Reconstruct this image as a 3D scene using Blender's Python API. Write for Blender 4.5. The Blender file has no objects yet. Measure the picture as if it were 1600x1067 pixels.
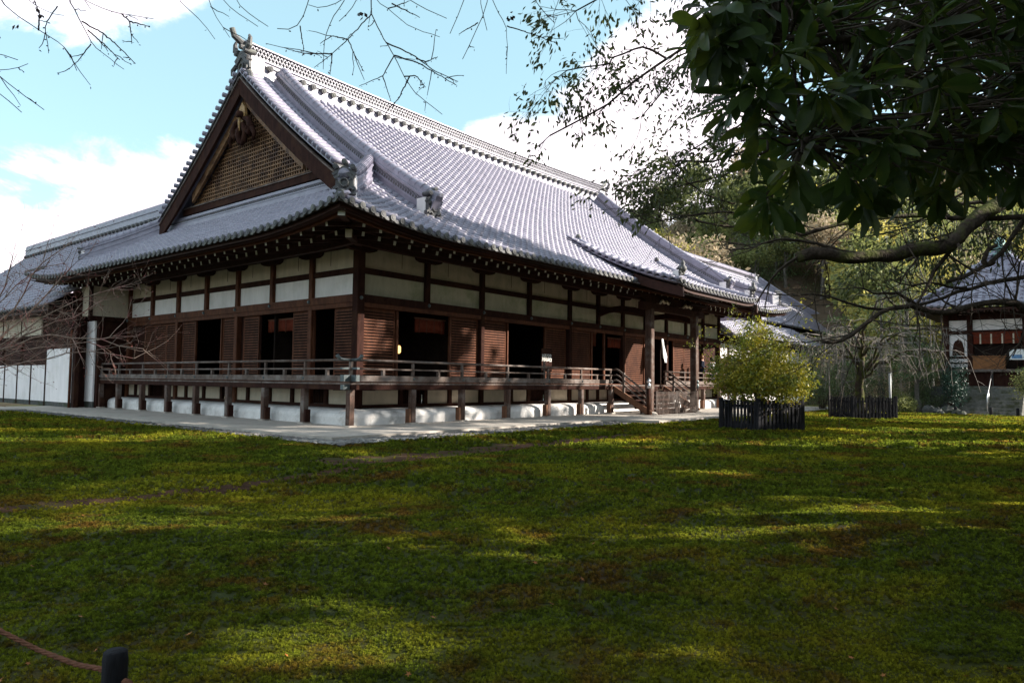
import bpy, math, random
import numpy as np
from mathutils import Vector, Matrix
rng = np.random.default_rng(7)
random.seed(7)
S = bpy.context.scene
COL = S.collection

# ------------------------------------------------------------------ camera
CAM_POS = Vector((-13.809, -17.674, 1.55))
CAM_R = Matrix(((0.6341, -0.0503, -0.7716), (-0.7732, -0.0265, -0.6337), (0.0114, 0.9984, -0.0557)))
cam_data = bpy.data.cameras.new('camera')
cam_data.sensor_width = 36.0
cam_data.lens = 25.253
cam_data.clip_start = 0.05
cam_data.clip_end = 3000
cam = bpy.data.objects.new('camera', cam_data)
cam.matrix_world = Matrix.Translation(CAM_POS) @ CAM_R.normalized().to_4x4()
COL.objects.link(cam)
S.camera = cam

# ------------------------------------------------------------------ light, sky, exposure
SUN_AZ, SUN_EL = 40.0, 25.3            # azimuth from -Y towards +X
SUN = Vector((math.cos(math.radians(SUN_EL)) * math.sin(math.radians(SUN_AZ)),
              -math.cos(math.radians(SUN_EL)) * math.cos(math.radians(SUN_AZ)),
              math.sin(math.radians(SUN_EL))))
sd = bpy.data.lights.new('sun', 'SUN')
sd.energy = 4.9
sd.angle = math.radians(0.55)
sd.color = (1.0, 0.93, 0.82)
sun = bpy.data.objects.new('sun', sd)
sun.rotation_euler = SUN.to_track_quat('Z', 'Y').to_euler()
sun.location = (20, -40, 40)
COL.objects.link(sun)

W = bpy.data.worlds.new('World')
S.world = W
W.use_nodes = True
wt = W.node_tree
wt.nodes.clear()
def wn(t, **kw):
    n = wt.nodes.new(t)
    for k, v in kw.items(): setattr(n, k, v)
    return n
wout = wn('ShaderNodeOutputWorld'); wbg = wn('ShaderNodeBackground')
SKY_STRENGTH = 0.145
wbg.inputs['Strength'].default_value = SKY_STRENGTH
sky = wn('ShaderNodeTexSky', sky_type='NISHITA', sun_disc=False)
sky.sun_elevation = math.radians(SUN_EL)
sky.sun_rotation = math.atan2(SUN.x, SUN.y)
sky.air_density = 1.0; sky.dust_density = 0.6; sky.ozone_density = 1.6
tc = wn('ShaderNodeTexCoord')
def px_dir(px, py):
    v = CAM_R @ Vector((px - 800, -(py - 533.5), -1122.4)); return v.normalized()
sep = wn('ShaderNodeSeparateXYZ'); wt.links.new(tc.outputs['Generated'], sep.inputs[0])
def wmath(op, a, b=None, c=None, clamp=False):
    n = wn('ShaderNodeMath', operation=op, use_clamp=clamp)
    for i, v in enumerate((a, b, c)):
        if v is None: continue
        if isinstance(v, (int, float)): n.inputs[i].default_value = v
        else: wt.links.new(v, n.inputs[i])
    return n.outputs[0]
zc = wmath('MAXIMUM', sep.outputs['Z'], 0.0)
zden = wmath('ADD', zc, 0.28)
cmb = wn('ShaderNodeCombineXYZ')
wt.links.new(wmath('DIVIDE', sep.outputs['X'], zden), cmb.inputs[0])
wt.links.new(wmath('DIVIDE', sep.outputs['Y'], zden), cmb.inputs[1])
noi = wn('ShaderNodeTexNoise'); noi.inputs['Scale'].default_value = 3.1; noi.inputs['Detail'].default_value = 9; noi.inputs['Roughness'].default_value = 0.62; noi.inputs['Distortion'].default_value = 0.35
wt.links.new(cmb.outputs[0], noi.inputs['Vector'])
dens = wmath('ADD', noi.outputs['Fac'], 0.0)
# cloud banks and blue gaps seen in the photograph, as lobes on the sky sphere (direction, angular size, weight)
for (px, py, size, wgt) in [(210, 30, 0.19, 0.26), (60, 10, 0.10, 0.10), (215, 265, 0.13, 0.26), (40, 330, 0.16, 0.24), (310, 225, .07, .12),
                           (880, 260, 0.20, 0.34), (1030, 190, 0.17, 0.24), (760, 210, .08, .16), (635, 150, 0.06, 0.24), (430, 70, .05, .10), (560, 60, 0.22, -0.34), (740, 70, 0.18, -0.34),
                           (310, 150, 0.12, -0.30), (90, 160, 0.16, -0.36), (220, 170, .10, -.18), (440, 130, .12, -.2), (1000, 60, .07, .12), (900, 70, .13, -.28), (905, 235, .04, -.10), (120, 290, .05, -.12)]:
    d = px_dir(px, py)
    dot = wn('ShaderNodeVectorMath', operation='DISTANCE')
    nrm = wn('ShaderNodeVectorMath', operation='NORMALIZE')
    wt.links.new(tc.outputs['Generated'], nrm.inputs[0]); wt.links.new(nrm.outputs[0], dot.inputs[0])
    dot.inputs[1].default_value = d
    mr = wn('ShaderNodeMapRange', interpolation_type='SMOOTHSTEP')
    mr.inputs['From Min'].default_value = size * 1.25; mr.inputs['From Max'].default_value = size * 0.15
    mr.inputs['To Min'].default_value = 0; mr.inputs['To Max'].default_value = wgt
    wt.links.new(dot.outputs['Value'], mr.inputs['Value'])
    dens = wmath('ADD', dens, mr.outputs[0])
cm = wn('ShaderNodeMapRange', interpolation_type='SMOOTHSTEP')
cm.inputs['From Min'].default_value = 0.46; cm.inputs['From Max'].default_value = 0.66
wt.links.new(dens, cm.inputs['Value'])
haze_mix = wn('ShaderNodeMixRGB', blend_type='MIX'); haze_mix.inputs[0].default_value = 0.6
wt.links.new(sky.outputs[0], haze_mix.inputs[1]); haze_mix.inputs[2].default_value = (1.55, 2.45, 2.35, 1)
mixc = wn('ShaderNodeMixRGB', blend_type='MIX')
wt.links.new(cm.outputs[0], mixc.inputs[0]); wt.links.new(haze_mix.outputs[0], mixc.inputs[1])
cn = wn('ShaderNodeTexNoise'); cn.inputs['Scale'].default_value = 7.0; cn.inputs['Detail'].default_value = 7; cn.inputs['Roughness'].default_value = .6
wt.links.new(cmb.outputs[0], cn.inputs['Vector'])
cr_ = wn('ShaderNodeMapRange'); cr_.inputs['From Min'].default_value = .36; cr_.inputs['From Max'].default_value = .62
wt.links.new(cn.outputs['Fac'], cr_.inputs['Value'])
ccol = wn('ShaderNodeMixRGB'); wt.links.new(cr_.outputs[0], ccol.inputs[0])
ccol.inputs[1].default_value = (3.6, 3.3, 3.6, 1); ccol.inputs[2].default_value = (6.2, 5.5, 5.8, 1)
wt.links.new(ccol.outputs[0], mixc.inputs[2])
wt.links.new(mixc.outputs[0], wbg.inputs['Color']); wt.links.new(wbg.outputs[0], wout.inputs[0])

S.view_settings.view_transform = 'Standard'
S.view_settings.look = 'None'
S.view_settings.exposure = 1.4
S.view_settings.gamma = 1.0
S.view_settings.use_curve_mapping = False
S.render.engine = 'CYCLES'

# ------------------------------------------------------------------ materials
MATS = {}
def mat(name, col, rough=0.7, var=0.25, scale=3.0, spec=0.3, bump=0.0, bscale=20.0, stretch=None, trans=0.0, metal=0.0,
        col2=None, scale2=0.6, mask=(0.5, 0.62), bdist=0.02, coat=0.0, objrand=0.0):
    """procedural: base colour with fine noise, an optional second colour in patches, optional bump"""
    m = bpy.data.materials.new(name); m.use_nodes = True
    t = m.node_tree; N = t.nodes; L = t.links
    b = N['Principled BSDF']
    g = N.new('ShaderNodeNewGeometry')
    vec = g.outputs['Position']
    if stretch:
        mp = N.new('ShaderNodeMapping'); mp.inputs['Scale'].default_value = stretch
        L.new(vec, mp.inputs['Vector']); vec = mp.outputs[0]
    n1 = N.new('ShaderNodeTexNoise'); n1.inputs['Scale'].default_value = scale; n1.inputs['Detail'].default_value = 6; n1.inputs['Roughness'].default_value = .62
    L.new(vec, n1.inputs['Vector'])
    r = N.new('ShaderNodeValToRGB')
    r.color_ramp.elements[0].position = .28; r.color_ramp.elements[1].position = .74
    r.color_ramp.elements[0].color = tuple(c * (1 - var) for c in col) + (1,)
    r.color_ramp.elements[1].color = tuple(min(1, c * (1 + var)) for c in col) + (1,)
    L.new(n1.outputs['Fac'], r.inputs[0])
    out = r.outputs[0]
    if col2:
        n2 = N.new('ShaderNodeTexNoise'); n2.inputs['Scale'].default_value = scale2; n2.inputs['Detail'].default_value = 8; n2.inputs['Roughness'].default_value = .68
        L.new(g.outputs['Position'], n2.inputs['Vector'])
        mr = N.new('ShaderNodeMapRange'); mr.inputs['From Min'].default_value = mask[0]; mr.inputs['From Max'].default_value = mask[1]
        L.new(n2.outputs['Fac'], mr.inputs['Value'])
        mx = N.new('ShaderNodeMixRGB'); mx.inputs[2].default_value = tuple(col2) + (1,)
        L.new(mr.outputs[0], mx.inputs[0]); L.new(out, mx.inputs[1]); out = mx.outputs[0]
    if objrand:
        oi = N.new('ShaderNodeObjectInfo')
        hs = N.new('ShaderNodeHueSaturation')
        m1 = N.new('ShaderNodeMapRange'); m1.inputs['To Min'].default_value = 1 - objrand; m1.inputs['To Max'].default_value = 1 + objrand
        L.new(oi.outputs['Random'], m1.inputs['Value']); L.new(m1.outputs[0], hs.inputs['Value'])
        m2 = N.new('ShaderNodeMapRange'); m2.inputs['To Min'].default_value = .5 - .06 * objrand; m2.inputs['To Max'].default_value = .5 + .06 * objrand
        L.new(oi.outputs['Random'], m2.inputs['Value']); L.new(m2.outputs[0], hs.inputs['Hue'])
        L.new(out, hs.inputs['Color']); out = hs.outputs[0]
    L.new(out, b.inputs['Base Color'])
    b.inputs['Roughness'].default_value = rough
    b.inputs['Specular IOR Level'].default_value = spec
    b.inputs['Metallic'].default_value = metal
    b.inputs['Coat Weight'].default_value = coat
    if bump:
        n3 = N.new('ShaderNodeTexNoise'); n3.inputs['Scale'].default_value = bscale; n3.inputs['Detail'].default_value = 5
        L.new(vec, n3.inputs['Vector'])
        bp = N.new('ShaderNodeBump'); bp.inputs['Strength'].default_value = bump; bp.inputs['Distance'].default_value = bdist
        L.new(n3.outputs['Fac'], bp.inputs['Height']); L.new(bp.outputs[0], b.inputs['Normal'])
    if trans:
        tr = N.new('ShaderNodeBsdfTranslucent'); L.new(out, tr.inputs['Color'])
        ms = N.new('ShaderNodeMixShader'); ms.inputs[0].default_value = trans
        L.new(b.outputs[0], ms.inputs[1]); L.new(tr.outputs[0], ms.inputs[2])
        L.new(ms.outputs[0], N['Material Output'].inputs['Surface'])
    MATS[name] = m
    return m
tile_m = mat('kawara_tile', (.252, .234, .295), .38, .24, 2.6, .5, .35, 60, col2=(.15, .135, .19), scale2=.8, mask=(.56, .80))
tile_dark = mat('kawara_end', (.085, .082, .085), .6, .4, 9, .35, .4, 40, col2=(.15, .15, .125), scale2=3, mask=(.5, .66))
wood = mat('dark_timber', (.034, .0135, .010), .8, .45, 7, .08, .3, 30, stretch=(1, 1, .25), col2=(.05, .022, .013), scale2=1.3)
wood_red = mat('red_brown_timber', (.112, .040, .020), .65, .42, 6, .14, .3, 30, stretch=(1, 1, .25), col2=(.068, .022, .011), scale2=1.1)
wood_eave = mat('eave_timber', (.045, .017, .012), .65, .4, 6, .2, .2, 30)
wood_grey = mat('weathered_timber', (.115, .082, .068), .75, .5, 8, .2, .5, 34, stretch=(.6, .6, 1), col2=(.21, .175, .16), scale2=1.7, mask=(.46, .66))
post_m = mat('post_timber', (.085, .048, .036), .75, .5, 9, .2, .5, 30, stretch=(1, 1, .2), col2=(.17, .14, .125), scale2=1.6, mask=(.48, .64))
sleeve_m = mat('repair_timber', (.15, .072, .042), .7, .4, 9, .2, .4, 30, stretch=(1, 1, .2))
lattice_m = mat('lattice_timber', (.21, .112, .055), .6, .55, 5, .2, col2=(.07, .032, .018), scale2=1.6, mask=(.46, .6))
gold_wood = mat('pale_carved_timber', (.36, .21, .085), .55, .4, 6, .3)
white_end = mat('white_painted_end', (.78, .76, .72), .7, .12, 12, .2)
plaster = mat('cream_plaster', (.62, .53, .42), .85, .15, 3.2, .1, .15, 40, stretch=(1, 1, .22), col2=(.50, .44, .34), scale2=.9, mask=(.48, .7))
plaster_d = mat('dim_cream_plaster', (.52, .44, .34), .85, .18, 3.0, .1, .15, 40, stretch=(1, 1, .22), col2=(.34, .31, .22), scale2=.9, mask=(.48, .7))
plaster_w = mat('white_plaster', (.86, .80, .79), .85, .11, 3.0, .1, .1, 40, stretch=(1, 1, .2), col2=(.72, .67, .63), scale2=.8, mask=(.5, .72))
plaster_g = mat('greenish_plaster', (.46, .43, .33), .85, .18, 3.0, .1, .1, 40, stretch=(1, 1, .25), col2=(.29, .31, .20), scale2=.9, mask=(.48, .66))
kame_m = mat('white_base_plaster', (.70, .67, .65), .85, .16, 3, .1, .2, 20, col2=(.36, .32, .29), scale2=1.6, mask=(.52, .72))
concrete = mat('pale_stone', (.43, .38, .335), .85, .16, 5, .15, .25, 40, col2=(.31, .275, .24), scale2=1.0, mask=(.5, .68))
stone_m = mat('grey_stone', (.19, .18, .17), .8, .5, 6, .2, .4, 30, objrand=.4)
step_m = mat('step_stone', (.17, .165, .15), .85, .4, 5, .15, .4, 20, col2=(.08, .085, .05), scale2=1.6)
stone_dark = mat('dark_stone', (.085, .085, .08), .85, .4, 5, .15, .4, 20, col2=(.05, .06, .035), scale2=1.4)
metal_g = mat('verdigris_metal', (.10, .12, .125), .5, .3, 8, .5, metal=.4)
metal_l = mat('bright_rail_metal', (.5, .5, .52), .3, .1, 8, .5, metal=.9)
copper = mat('green_copper', (.22, .36, .34), .6, .3, 4, .3)
curtain_m = mat('red_brown_cloth', (.17, .035, .018), .85, .25, 9, .1, trans=.25)
cloth_w = mat('white_cloth', (.75, .75, .75), .9, .05, 8, .1)
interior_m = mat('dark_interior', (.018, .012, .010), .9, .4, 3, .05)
fence_m = mat('charred_fence_timber', (.022, .021, .024), .85, .6, 8, .08, .8, 30, stretch=(1, 1, .2))
rope_m = mat('brown_rope', (.13, .055, .032), .9, .4, 40, .1)
bark = mat('bark', (.060, .045, .034), .9, .5, 10, .1, .8, 26, bdist=.03)
bark_moss = mat('mossy_bark', (.050, .036, .027), .9, .5, 9, .1, .9, 26, bdist=.03, col2=(.075, .085, .018), scale2=3.2, mask=(.47, .6))
bark_grey = mat('grey_bark', (.13, .115, .10), .9, .4, 10, .1, .6, 26)
twig_m = mat('twig', (.055, .036, .034), .8, .3, 20, .15)
twig_red = mat('reddish_twig', (.27, .19, .15), .8, .5, 9, .15, col2=(.30, .13, .115), scale2=3, mask=(.5, .6))
twig_pale = mat('pale_twig', (.22, .19, .17), .85, .4, 9, .1)
def leafmat(name, col, var=.5, trans=.35, rough=.45, col2=None, scale=4, spec=.4, scale2=1.2, mask=(.5, .6)):
    return mat(name, col, rough, var, scale, spec, trans=trans, col2=col2, scale2=scale2, mask=mask)
leaf_big = leafmat('glossy_dark_leaf', (.036, .060, .012), .55, .52, .38, col2=(.085, .105, .013), scale=5, spec=.22, scale2=4)
leaf_small = leafmat('small_evergreen_leaf', (.07, .085, .024), .5, .4, .45)
leaf_bush = leafmat('yellow_green_leaf', (.36, .30, .024), .5, .35, .45, col2=(.12, .155, .018), scale=6, scale2=1.6, mask=(.44, .58))
leaf_pine = leafmat('pine_needle', (.075, .115, .036), .4, .25, .6)
leaf_hill_g = leafmat('hill_green', (.20, .215, .07), .5, .48, .6, scale=.6)
leaf_hill_y = leafmat('hill_yellow', (.46, .40, .10), .4, .48, .6, scale=.6)
leaf_hill_b = leafmat('hill_brown', (.36, .28, .18), .4, .4, .7, scale=.6)
leaf_shade = leafmat('tall_evergreen_leaf', (.040, .062, .020), .5, .15, .5)
leaf_shrub = leafmat('shrub_leaf', (.085, .115, .038), .5, .25, .5)
leaf_blue = leafmat('dark_blue_green_leaf', (.022, .055, .038), .5, .25, .45)
leaf_fall = leafmat('fallen_leaf', (.33, .115, .022), .5, .2, .7, scale=1.2)

# ------------------------------------------------------------------ helpers
def tag(o, label=None, cat=None, group=None, kind=None):
    if label: o['label'] = label
    if cat: o['category'] = cat
    if group: o['group'] = group
    if kind: o['kind'] = kind
    return o
def empty(name, loc=(0, 0, 0), rz=0, label=None, cat=None, group=None):
    o = bpy.data.objects.new(name, None); COL.objects.link(o)
    o.location = loc; o.rotation_euler = (0, 0, rz); o.empty_display_size = .2
    return tag(o, label, cat, group)
class MB:
    def __init__(s): s.v = []; s.f = []; s.m = []
    def add(s, verts, faces, mi=0):
        b = len(s.v); s.v.extend([tuple(p) for p in verts])
        for f in faces: s.f.append([b + i for i in f]); s.m.append(mi)
    def box(s, x0, x1, y0, y1, z0, z1, mi=0):
        s.add([(x0,y0,z0),(x1,y0,z0),(x1,y1,z0),(x0,y1,z0),(x0,y0,z1),(x1,y0,z1),(x1,y1,z1),(x0,y1,z1)],
              [(0,3,2,1),(4,5,6,7),(0,1,5,4),(1,2,6,5),(2,3,7,6),(3,0,4,7)], mi)
    def cbox(s, x0, x1, y0, y1, z0, z1, c=.015, mi=0):
        """box with chamfered vertical edges and top"""
        pts = [(x0+c,y0),(x1-c,y0),(x1,y0+c),(x1,y1-c),(x1-c,y1),(x0+c,y1),(x0,y1-c),(x0,y0+c)]
        s.prism(pts, z0, z1, mi)
    def prism(s, pts, z0, z1, mi=0):
        n = len(pts)
        s.add([(p[0],p[1],z0) for p in pts] + [(p[0],p[1],z1) for p in pts],
              [tuple(range(n-1,-1,-1)), tuple(range(n,2*n))] + [(i,(i+1)%n,n+(i+1)%n,n+i) for i in range(n)], mi)
    def extrude(s, pts, off, mi=0):
        """polygon of 3-D points pushed by a vector"""
        n = len(pts); off = Vector(off)
        P = [Vector(p) for p in pts]
        s.add(P + [p + off for p in P], [tuple(range(n-1,-1,-1)), tuple(range(n,2*n))] + [(i,(i+1)%n,n+(i+1)%n,n+i) for i in range(n)], mi)
    def bar(s, a, b, w, h, up=(0,0,1), mi=0, end_mi=None):
        a = Vector(a); b = Vector(b); d = (b-a).normalized(); up = Vector(up)
        r = d.cross(up).normalized(); u = r.cross(d)
        q = [(-1,-1),(1,-1),(1,1),(-1,1)]
        V = [a + r*x*w/2 + u*y*h/2 for x,y in q] + [b + r*x*w/2 + u*y*h/2 for x,y in q]
        s.add(V, [(4,5,6,7),(0,1,5,4),(1,2,6,5),(2,3,7,6),(3,0,4,7)], mi)
        s.add(V[:4], [(0,3,2,1)], mi if end_mi is None else end_mi)
    def tube(s, pts, rad, n=6, mi=0, cap=True):
        pts = [Vector(p) for p in pts]; k = len(pts)
        if not hasattr(rad, '__len__'): rad = [rad]*k
        b = len(s.v); prev = None
        for i, p in enumerate(pts):
            d = (pts[min(i+1,k-1)] - pts[max(i-1,0)])
            d = d.normalized() if d.length > 1e-9 else Vector((0,0,1))
            if prev is None:
                a = Vector((0,0,1)) if abs(d.z) < .9 else Vector((1,0,0))
                r = d.cross(a).normalized()
            else:
                r = (prev - d*prev.dot(d))
                r = r.normalized() if r.length > 1e-6 else d.orthogonal().normalized()
            prev = r; u = d.cross(r)
            for j in range(n):
                an = 2*math.pi*j/n
                s.v.append(tuple(p + (r*math.cos(an) + u*math.sin(an))*rad[i]))
        for i in range(k-1):
            for j in range(n):
                s.f.append([b+i*n+j, b+i*n+(j+1)%n, b+(i+1)*n+(j+1)%n, b+(i+1)*n+j]); s.m.append(mi)
        if cap:
            s.f.append([b+j for j in range(n-1,-1,-1)]); s.m.append(mi)
            s.f.append([b+(k-1)*n+j for j in range(n)]); s.m.append(mi)
    def lathe(s, prof, c=(0,0,0), n=16, mi=0):
        b = len(s.v); c = Vector(c)
        for (r,z) in prof:
            for j in range(n):
                an = 2*math.pi*j/n; s.v.append((c.x+r*math.cos(an), c.y+r*math.sin(an), c.z+z))
        for i in range(len(prof)-1):
            for j in range(n):
                s.f.append([b+i*n+j, b+i*n+(j+1)%n, b+(i+1)*n+(j+1)%n, b+(i+1)*n+j]); s.m.append(mi)
        s.f.append([b+j for j in range(n-1,-1,-1)]); s.m.append(mi)
        s.f.append([b+(len(prof)-1)*n+j for j in range(n)]); s.m.append(mi)
    def sweep(s, sec, frames, mi=0, closed=True):
        """section [(a,c)] swept along frames [(origin, a_axis, c_axis)]"""
        b = len(s.v); n = len(sec)
        for (o, A, C_) in frames:
            for (a, c) in sec: s.v.append(tuple(o + A*a + C_*c))
        for i in range(len(frames)-1):
            for j in range(n if closed else n-1):
                s.f.append([b+i*n+j, b+i*n+(j+1)%n, b+(i+1)*n+(j+1)%n, b+(i+1)*n+j]); s.m.append(mi)
        if closed:
            s.f.append([b+j for j in range(n-1,-1,-1)]); s.m.append(mi)
            s.f.append([b+(len(frames)-1)*n+j for j in range(n)]); s.m.append(mi)
    def mesh(s, name, mats, smooth=False):
        me = bpy.data.meshes.new(name)
        me.from_pydata(s.v, [], s.f)
        if not isinstance(mats, (list, tuple)): mats = [mats]
        for m in mats: me.materials.append(m)
        if len(mats) > 1: me.polygons.foreach_set('material_index', s.m)
        if smooth: me.polygons.foreach_set('use_smooth', [True]*len(s.f))
        me.update()
        return me
    def build(s, name, mats, parent=None, smooth=False, **kw):
        return link(name, s.mesh(name, mats, smooth), parent, **kw)
def link(name, me, parent=None, **kw):
    o = bpy.data.objects.new(name, me); COL.objects.link(o)
    if parent is not None: o.parent = parent
    return tag(o, **kw)
def box_part(name, m, parent, *b, **kw):
    mb = MB(); mb.cbox(*b, c=.012); return mb.build(name, m, parent, **kw)
def np_mesh(name, V, F, m, smooth=False):
    """V (n,3), F (k,4) or (k,3) arrays"""
    me = bpy.data.meshes.new(name)
    F = np.asarray(F, dtype=np.int32); k = F.shape[1]
    me.vertices.add(len(V)); me.vertices.foreach_set('co', np.asarray(V, dtype=np.float32).ravel())
    me.loops.add(F.size); me.loops.foreach_set('vertex_index', F.ravel())
    me.polygons.add(len(F)); me.polygons.foreach_set('loop_start', np.arange(0, F.size, k, dtype=np.int32))
    me.polygons.foreach_set('loop_total', np.full(len(F), k, dtype=np.int32))
    if smooth: me.polygons.foreach_set('use_smooth', np.ones(len(F), dtype=bool))
    me.materials.append(m); me.update(calc_edges=True)
    return me
def stamp(tv, tf, mats4):
    """copies of template (tv,tf) under an array of 4x4 matrices -> V,F"""
    tv = np.asarray(tv, float); tf = np.asarray(tf, int)
    M = np.asarray(mats4, float)
    V = np.einsum('kij,nj->kni', M[:, :3, :3], tv) + M[:, None, :3, 3]
    F = tf[None] + (np.arange(len(M)) * len(tv))[:, None, None]
    return V.reshape(-1, 3), F.reshape(-1, tf.shape[1])
def M4(o, a, b, c):
    m = np.eye(4); m[:3, 0] = a; m[:3, 1] = b; m[:3, 2] = c; m[:3, 3] = o; return m
def grid_mesh(name, X, Y, Z, m, smooth=True):
    ny, nx = X.shape
    V = np.stack([X, Y, Z], -1).reshape(-1, 3)
    i = np.arange(nx-1)[None] + np.arange(ny-1)[:, None]*nx
    F = np.stack([i, i+1, i+nx+1, i+nx], -1).reshape(-1, 4)
    return np_mesh(name, V, F, m, smooth)
FWD = np.array([.7728, .6347]); RGT = np.array([.6342, -.7732])
def cam_depth(x, y): return (x-CAM_POS.x)*FWD[0] + (y-CAM_POS.y)*FWD[1]
def cam_right(x, y): return (x-CAM_POS.x)*RGT[0] + (y-CAM_POS.y)*RGT[1]
def world_of(depth, right, z=0.0):
    return Vector((CAM_POS.x + FWD[0]*depth + RGT[0]*right, CAM_POS.y + FWD[1]*depth + RGT[1]*right, z))
def at_px(px, py, depth):
    """measuring aid: the point of the place seen in the photograph at (px,py), at a true distance from the viewpoint"""
    v = CAM_R @ Vector(((px-800)/1122.4*depth, -(py-533.5)/1122.4*depth, -depth)); return CAM_POS + v
# ------------------------------------------------------------------ ground
def ground_z(x, y):
    x = np.asarray(x, float); y = np.asarray(y, float)
    z = .022*np.sin(.9*x+.4*y) * np.cos(.7*y-.3*x) + .014*np.sin(2.3*x-1.1*y+1.) + .010*np.sin(3.7*y+1.9*x) + .008*np.sin(6.1*x+4.3*y) + .007*np.sin(13*x+5*np.sin(3*y))*np.sin(15*y+4*np.sin(2.6*x))
    near = 1/(1+np.exp(-(-7.5 + .12*np.sin(1.7*x) + .06*np.sin(4.1*x) - y)*9)) * 1/(1+np.exp((x+5.7)*4))
    z = z - .12*near
    tr = 1/(1+np.exp(-(y+7.35)*7)) * 1/(1+np.exp((y+5.45)*7)) * 1/(1+np.exp(-(x+5.6)*5)) * 1/(1+np.exp((x-10.5)*1.))
    z = z - .07*tr
    flat = np.clip(1-np.maximum(0, np.maximum(-3.7-x, -4.2-y))/1.0, 0, 1)      # level beside the pebble gutter
    return z*(1-flat) - .012*flat
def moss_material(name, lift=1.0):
    m = bpy.data.materials.new(name); m.use_nodes = True
    t = m.node_tree; N = t.nodes; L = t.links; b = N['Principled BSDF']
    g = N.new('ShaderNodeNewGeometry')
    def noise(sc, det=5, rough=.6):
        n = N.new('ShaderNodeTexNoise'); n.inputs['Scale'].default_value = sc; n.inputs['Detail'].default_value = det; n.inputs['Roughness'].default_value = rough
        L.new(g.outputs['Position'], n.inputs['Vector']); return n.outputs['Fac']
    def ramp(f, a, b_):
        r = N.new('ShaderNodeMapRange'); r.interpolation_type = 'SMOOTHSTEP'; r.inputs['From Min'].default_value = a; r.inputs['From Max'].default_value = b_
        L.new(f, r.inputs['Value']); return r.outputs[0]
    def mix(f, a, b_):
        x = N.new('ShaderNodeMixRGB'); L.new(f, x.inputs[0])
        for i, v in ((1, a), (2, b_)):
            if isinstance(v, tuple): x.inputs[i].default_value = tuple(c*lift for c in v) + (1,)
            else: L.new(v, x.inputs[i])
        return x.outputs[0]
    c = mix(ramp(noise(5, 7, .7), .32, .70), (.052, .070, .007), (.145, .178, .014))
    c = mix(ramp(noise(.33, 4), .47, .66), c, (.235, .215, .014))
    mul = N.new('ShaderNodeMath'); mul.operation = 'MULTIPLY'
    L.new(ramp(noise(.8, 6, .68), .50, .64), mul.inputs[0]); mul.inputs[1].default_value = .68
    c = mix(mul.outputs[0], c, (.16, .062, .016))
    mul2 = N.new('ShaderNodeMath'); mul2.operation = 'MULTIPLY'
    L.new(ramp(noise(2.3, 6, .7), .56, .68), mul2.inputs[0]); mul2.inputs[1].default_value = .65
    c = mix(mul2.outputs[0], c, (.085, .042, .014))
    if name == 'moss_tuft_leaf':
        oi = N.new('ShaderNodeObjectInfo'); hs = N.new('ShaderNodeHueSaturation'); m1 = N.new('ShaderNodeMapRange'); m1.inputs['To Min'].default_value = .5; m1.inputs['To Max'].default_value = 1.9
        L.new(oi.outputs['Random'], m1.inputs['Value']); L.new(m1.outputs[0], hs.inputs['Value']); L.new(c, hs.inputs['Color']); c = hs.outputs[0]
    L.new(c, b.inputs['Base Color']); b.inputs['Roughness'].default_value = .85; b.inputs['Specular IOR Level'].default_value = .15
    nb = N.new('ShaderNodeBump'); nb.inputs['Strength'].default_value = .8; nb.inputs['Distance'].default_value = .05
    L.new(noise(16, 6, .7), nb.inputs['Height']); L.new(nb.outputs[0], b.inputs['Normal'])
    if name == 'moss_tuft_leaf':
        tr = N.new('ShaderNodeBsdfTranslucent'); L.new(c, tr.inputs['Color'])
        ms = N.new('ShaderNodeMixShader'); ms.inputs[0].default_value = .52
        L.new(b.outputs[0], ms.inputs[1]); L.new(tr.outputs[0], ms.inputs[2]); L.new(ms.outputs[0], N['Material Output'].inputs['Surface'])
    return m
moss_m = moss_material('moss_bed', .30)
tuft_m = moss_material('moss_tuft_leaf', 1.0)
soil_m = mat('dark_soil', (.060, .031, .018), .95, .45, 5, .1, .8, 24, col2=(.04, .045, .012), scale2=1.1, mask=(.52, .66), bdist=.04)
earth_m = mat('forest_floor', (.045, .036, .020), .95, .4, 2, .1, .5, 6, col2=(.05, .06, .015), scale2=.3)
# far ground, one sheet past the horizon
n = 60
r = np.concatenate([np.linspace(0, 60, 30), np.geomspace(70, 1500, 31)])
a = np.linspace(0, 2*np.pi, 65)
Rr, Aa = np.meshgrid(r, a)
GX = Rr*np.cos(Aa) + 5; GY = Rr*np.sin(Aa)
link('ground', grid_mesh('ground', GX, GY, np.full_like(GX, -.45), earth_m), kind='structure')
# moss lawn in camera-independent world coordinates
xs = np.linspace(-18, 46, 400); ys = np.linspace(-40, 22, 380)
LX, LY = np.meshgrid(xs, ys)
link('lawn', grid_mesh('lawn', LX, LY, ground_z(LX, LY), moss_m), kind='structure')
# bare soil strip in the moss
xs = np.linspace(-5.9, 11.5, 120); ts = np.linspace(0, 1, 24)
TX, TT = np.meshgrid(xs, ts)
lo = -7.25 + .15*np.sin(2*TX) + .1*np.sin(5.3*TX) + .035*(TX+5)
hi = -5.55 + .12*np.sin(1.6*TX+1) + .08*np.sin(6.1*TX) - .055*np.maximum(TX+5, 0)
TY = lo + (hi-lo)*TT
def soil_edges(x): return (-7.25 + .15*np.sin(2*x) + .1*np.sin(5.3*x) + .035*(x+5), -5.55 + .12*np.sin(1.6*x+1) + .08*np.sin(6.1*x) - .055*np.maximum(x+5, 0))
link('soil_strip', grid_mesh('soil_strip', TX, TY, ground_z(TX, TY) + .006 - .03*(np.abs(TT-.5) > .48), soil_m), kind='structure')
xs = np.linspace(-17, -5.6, 90); TX, TT = np.meshgrid(xs, np.linspace(0, 1, 8))
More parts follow.
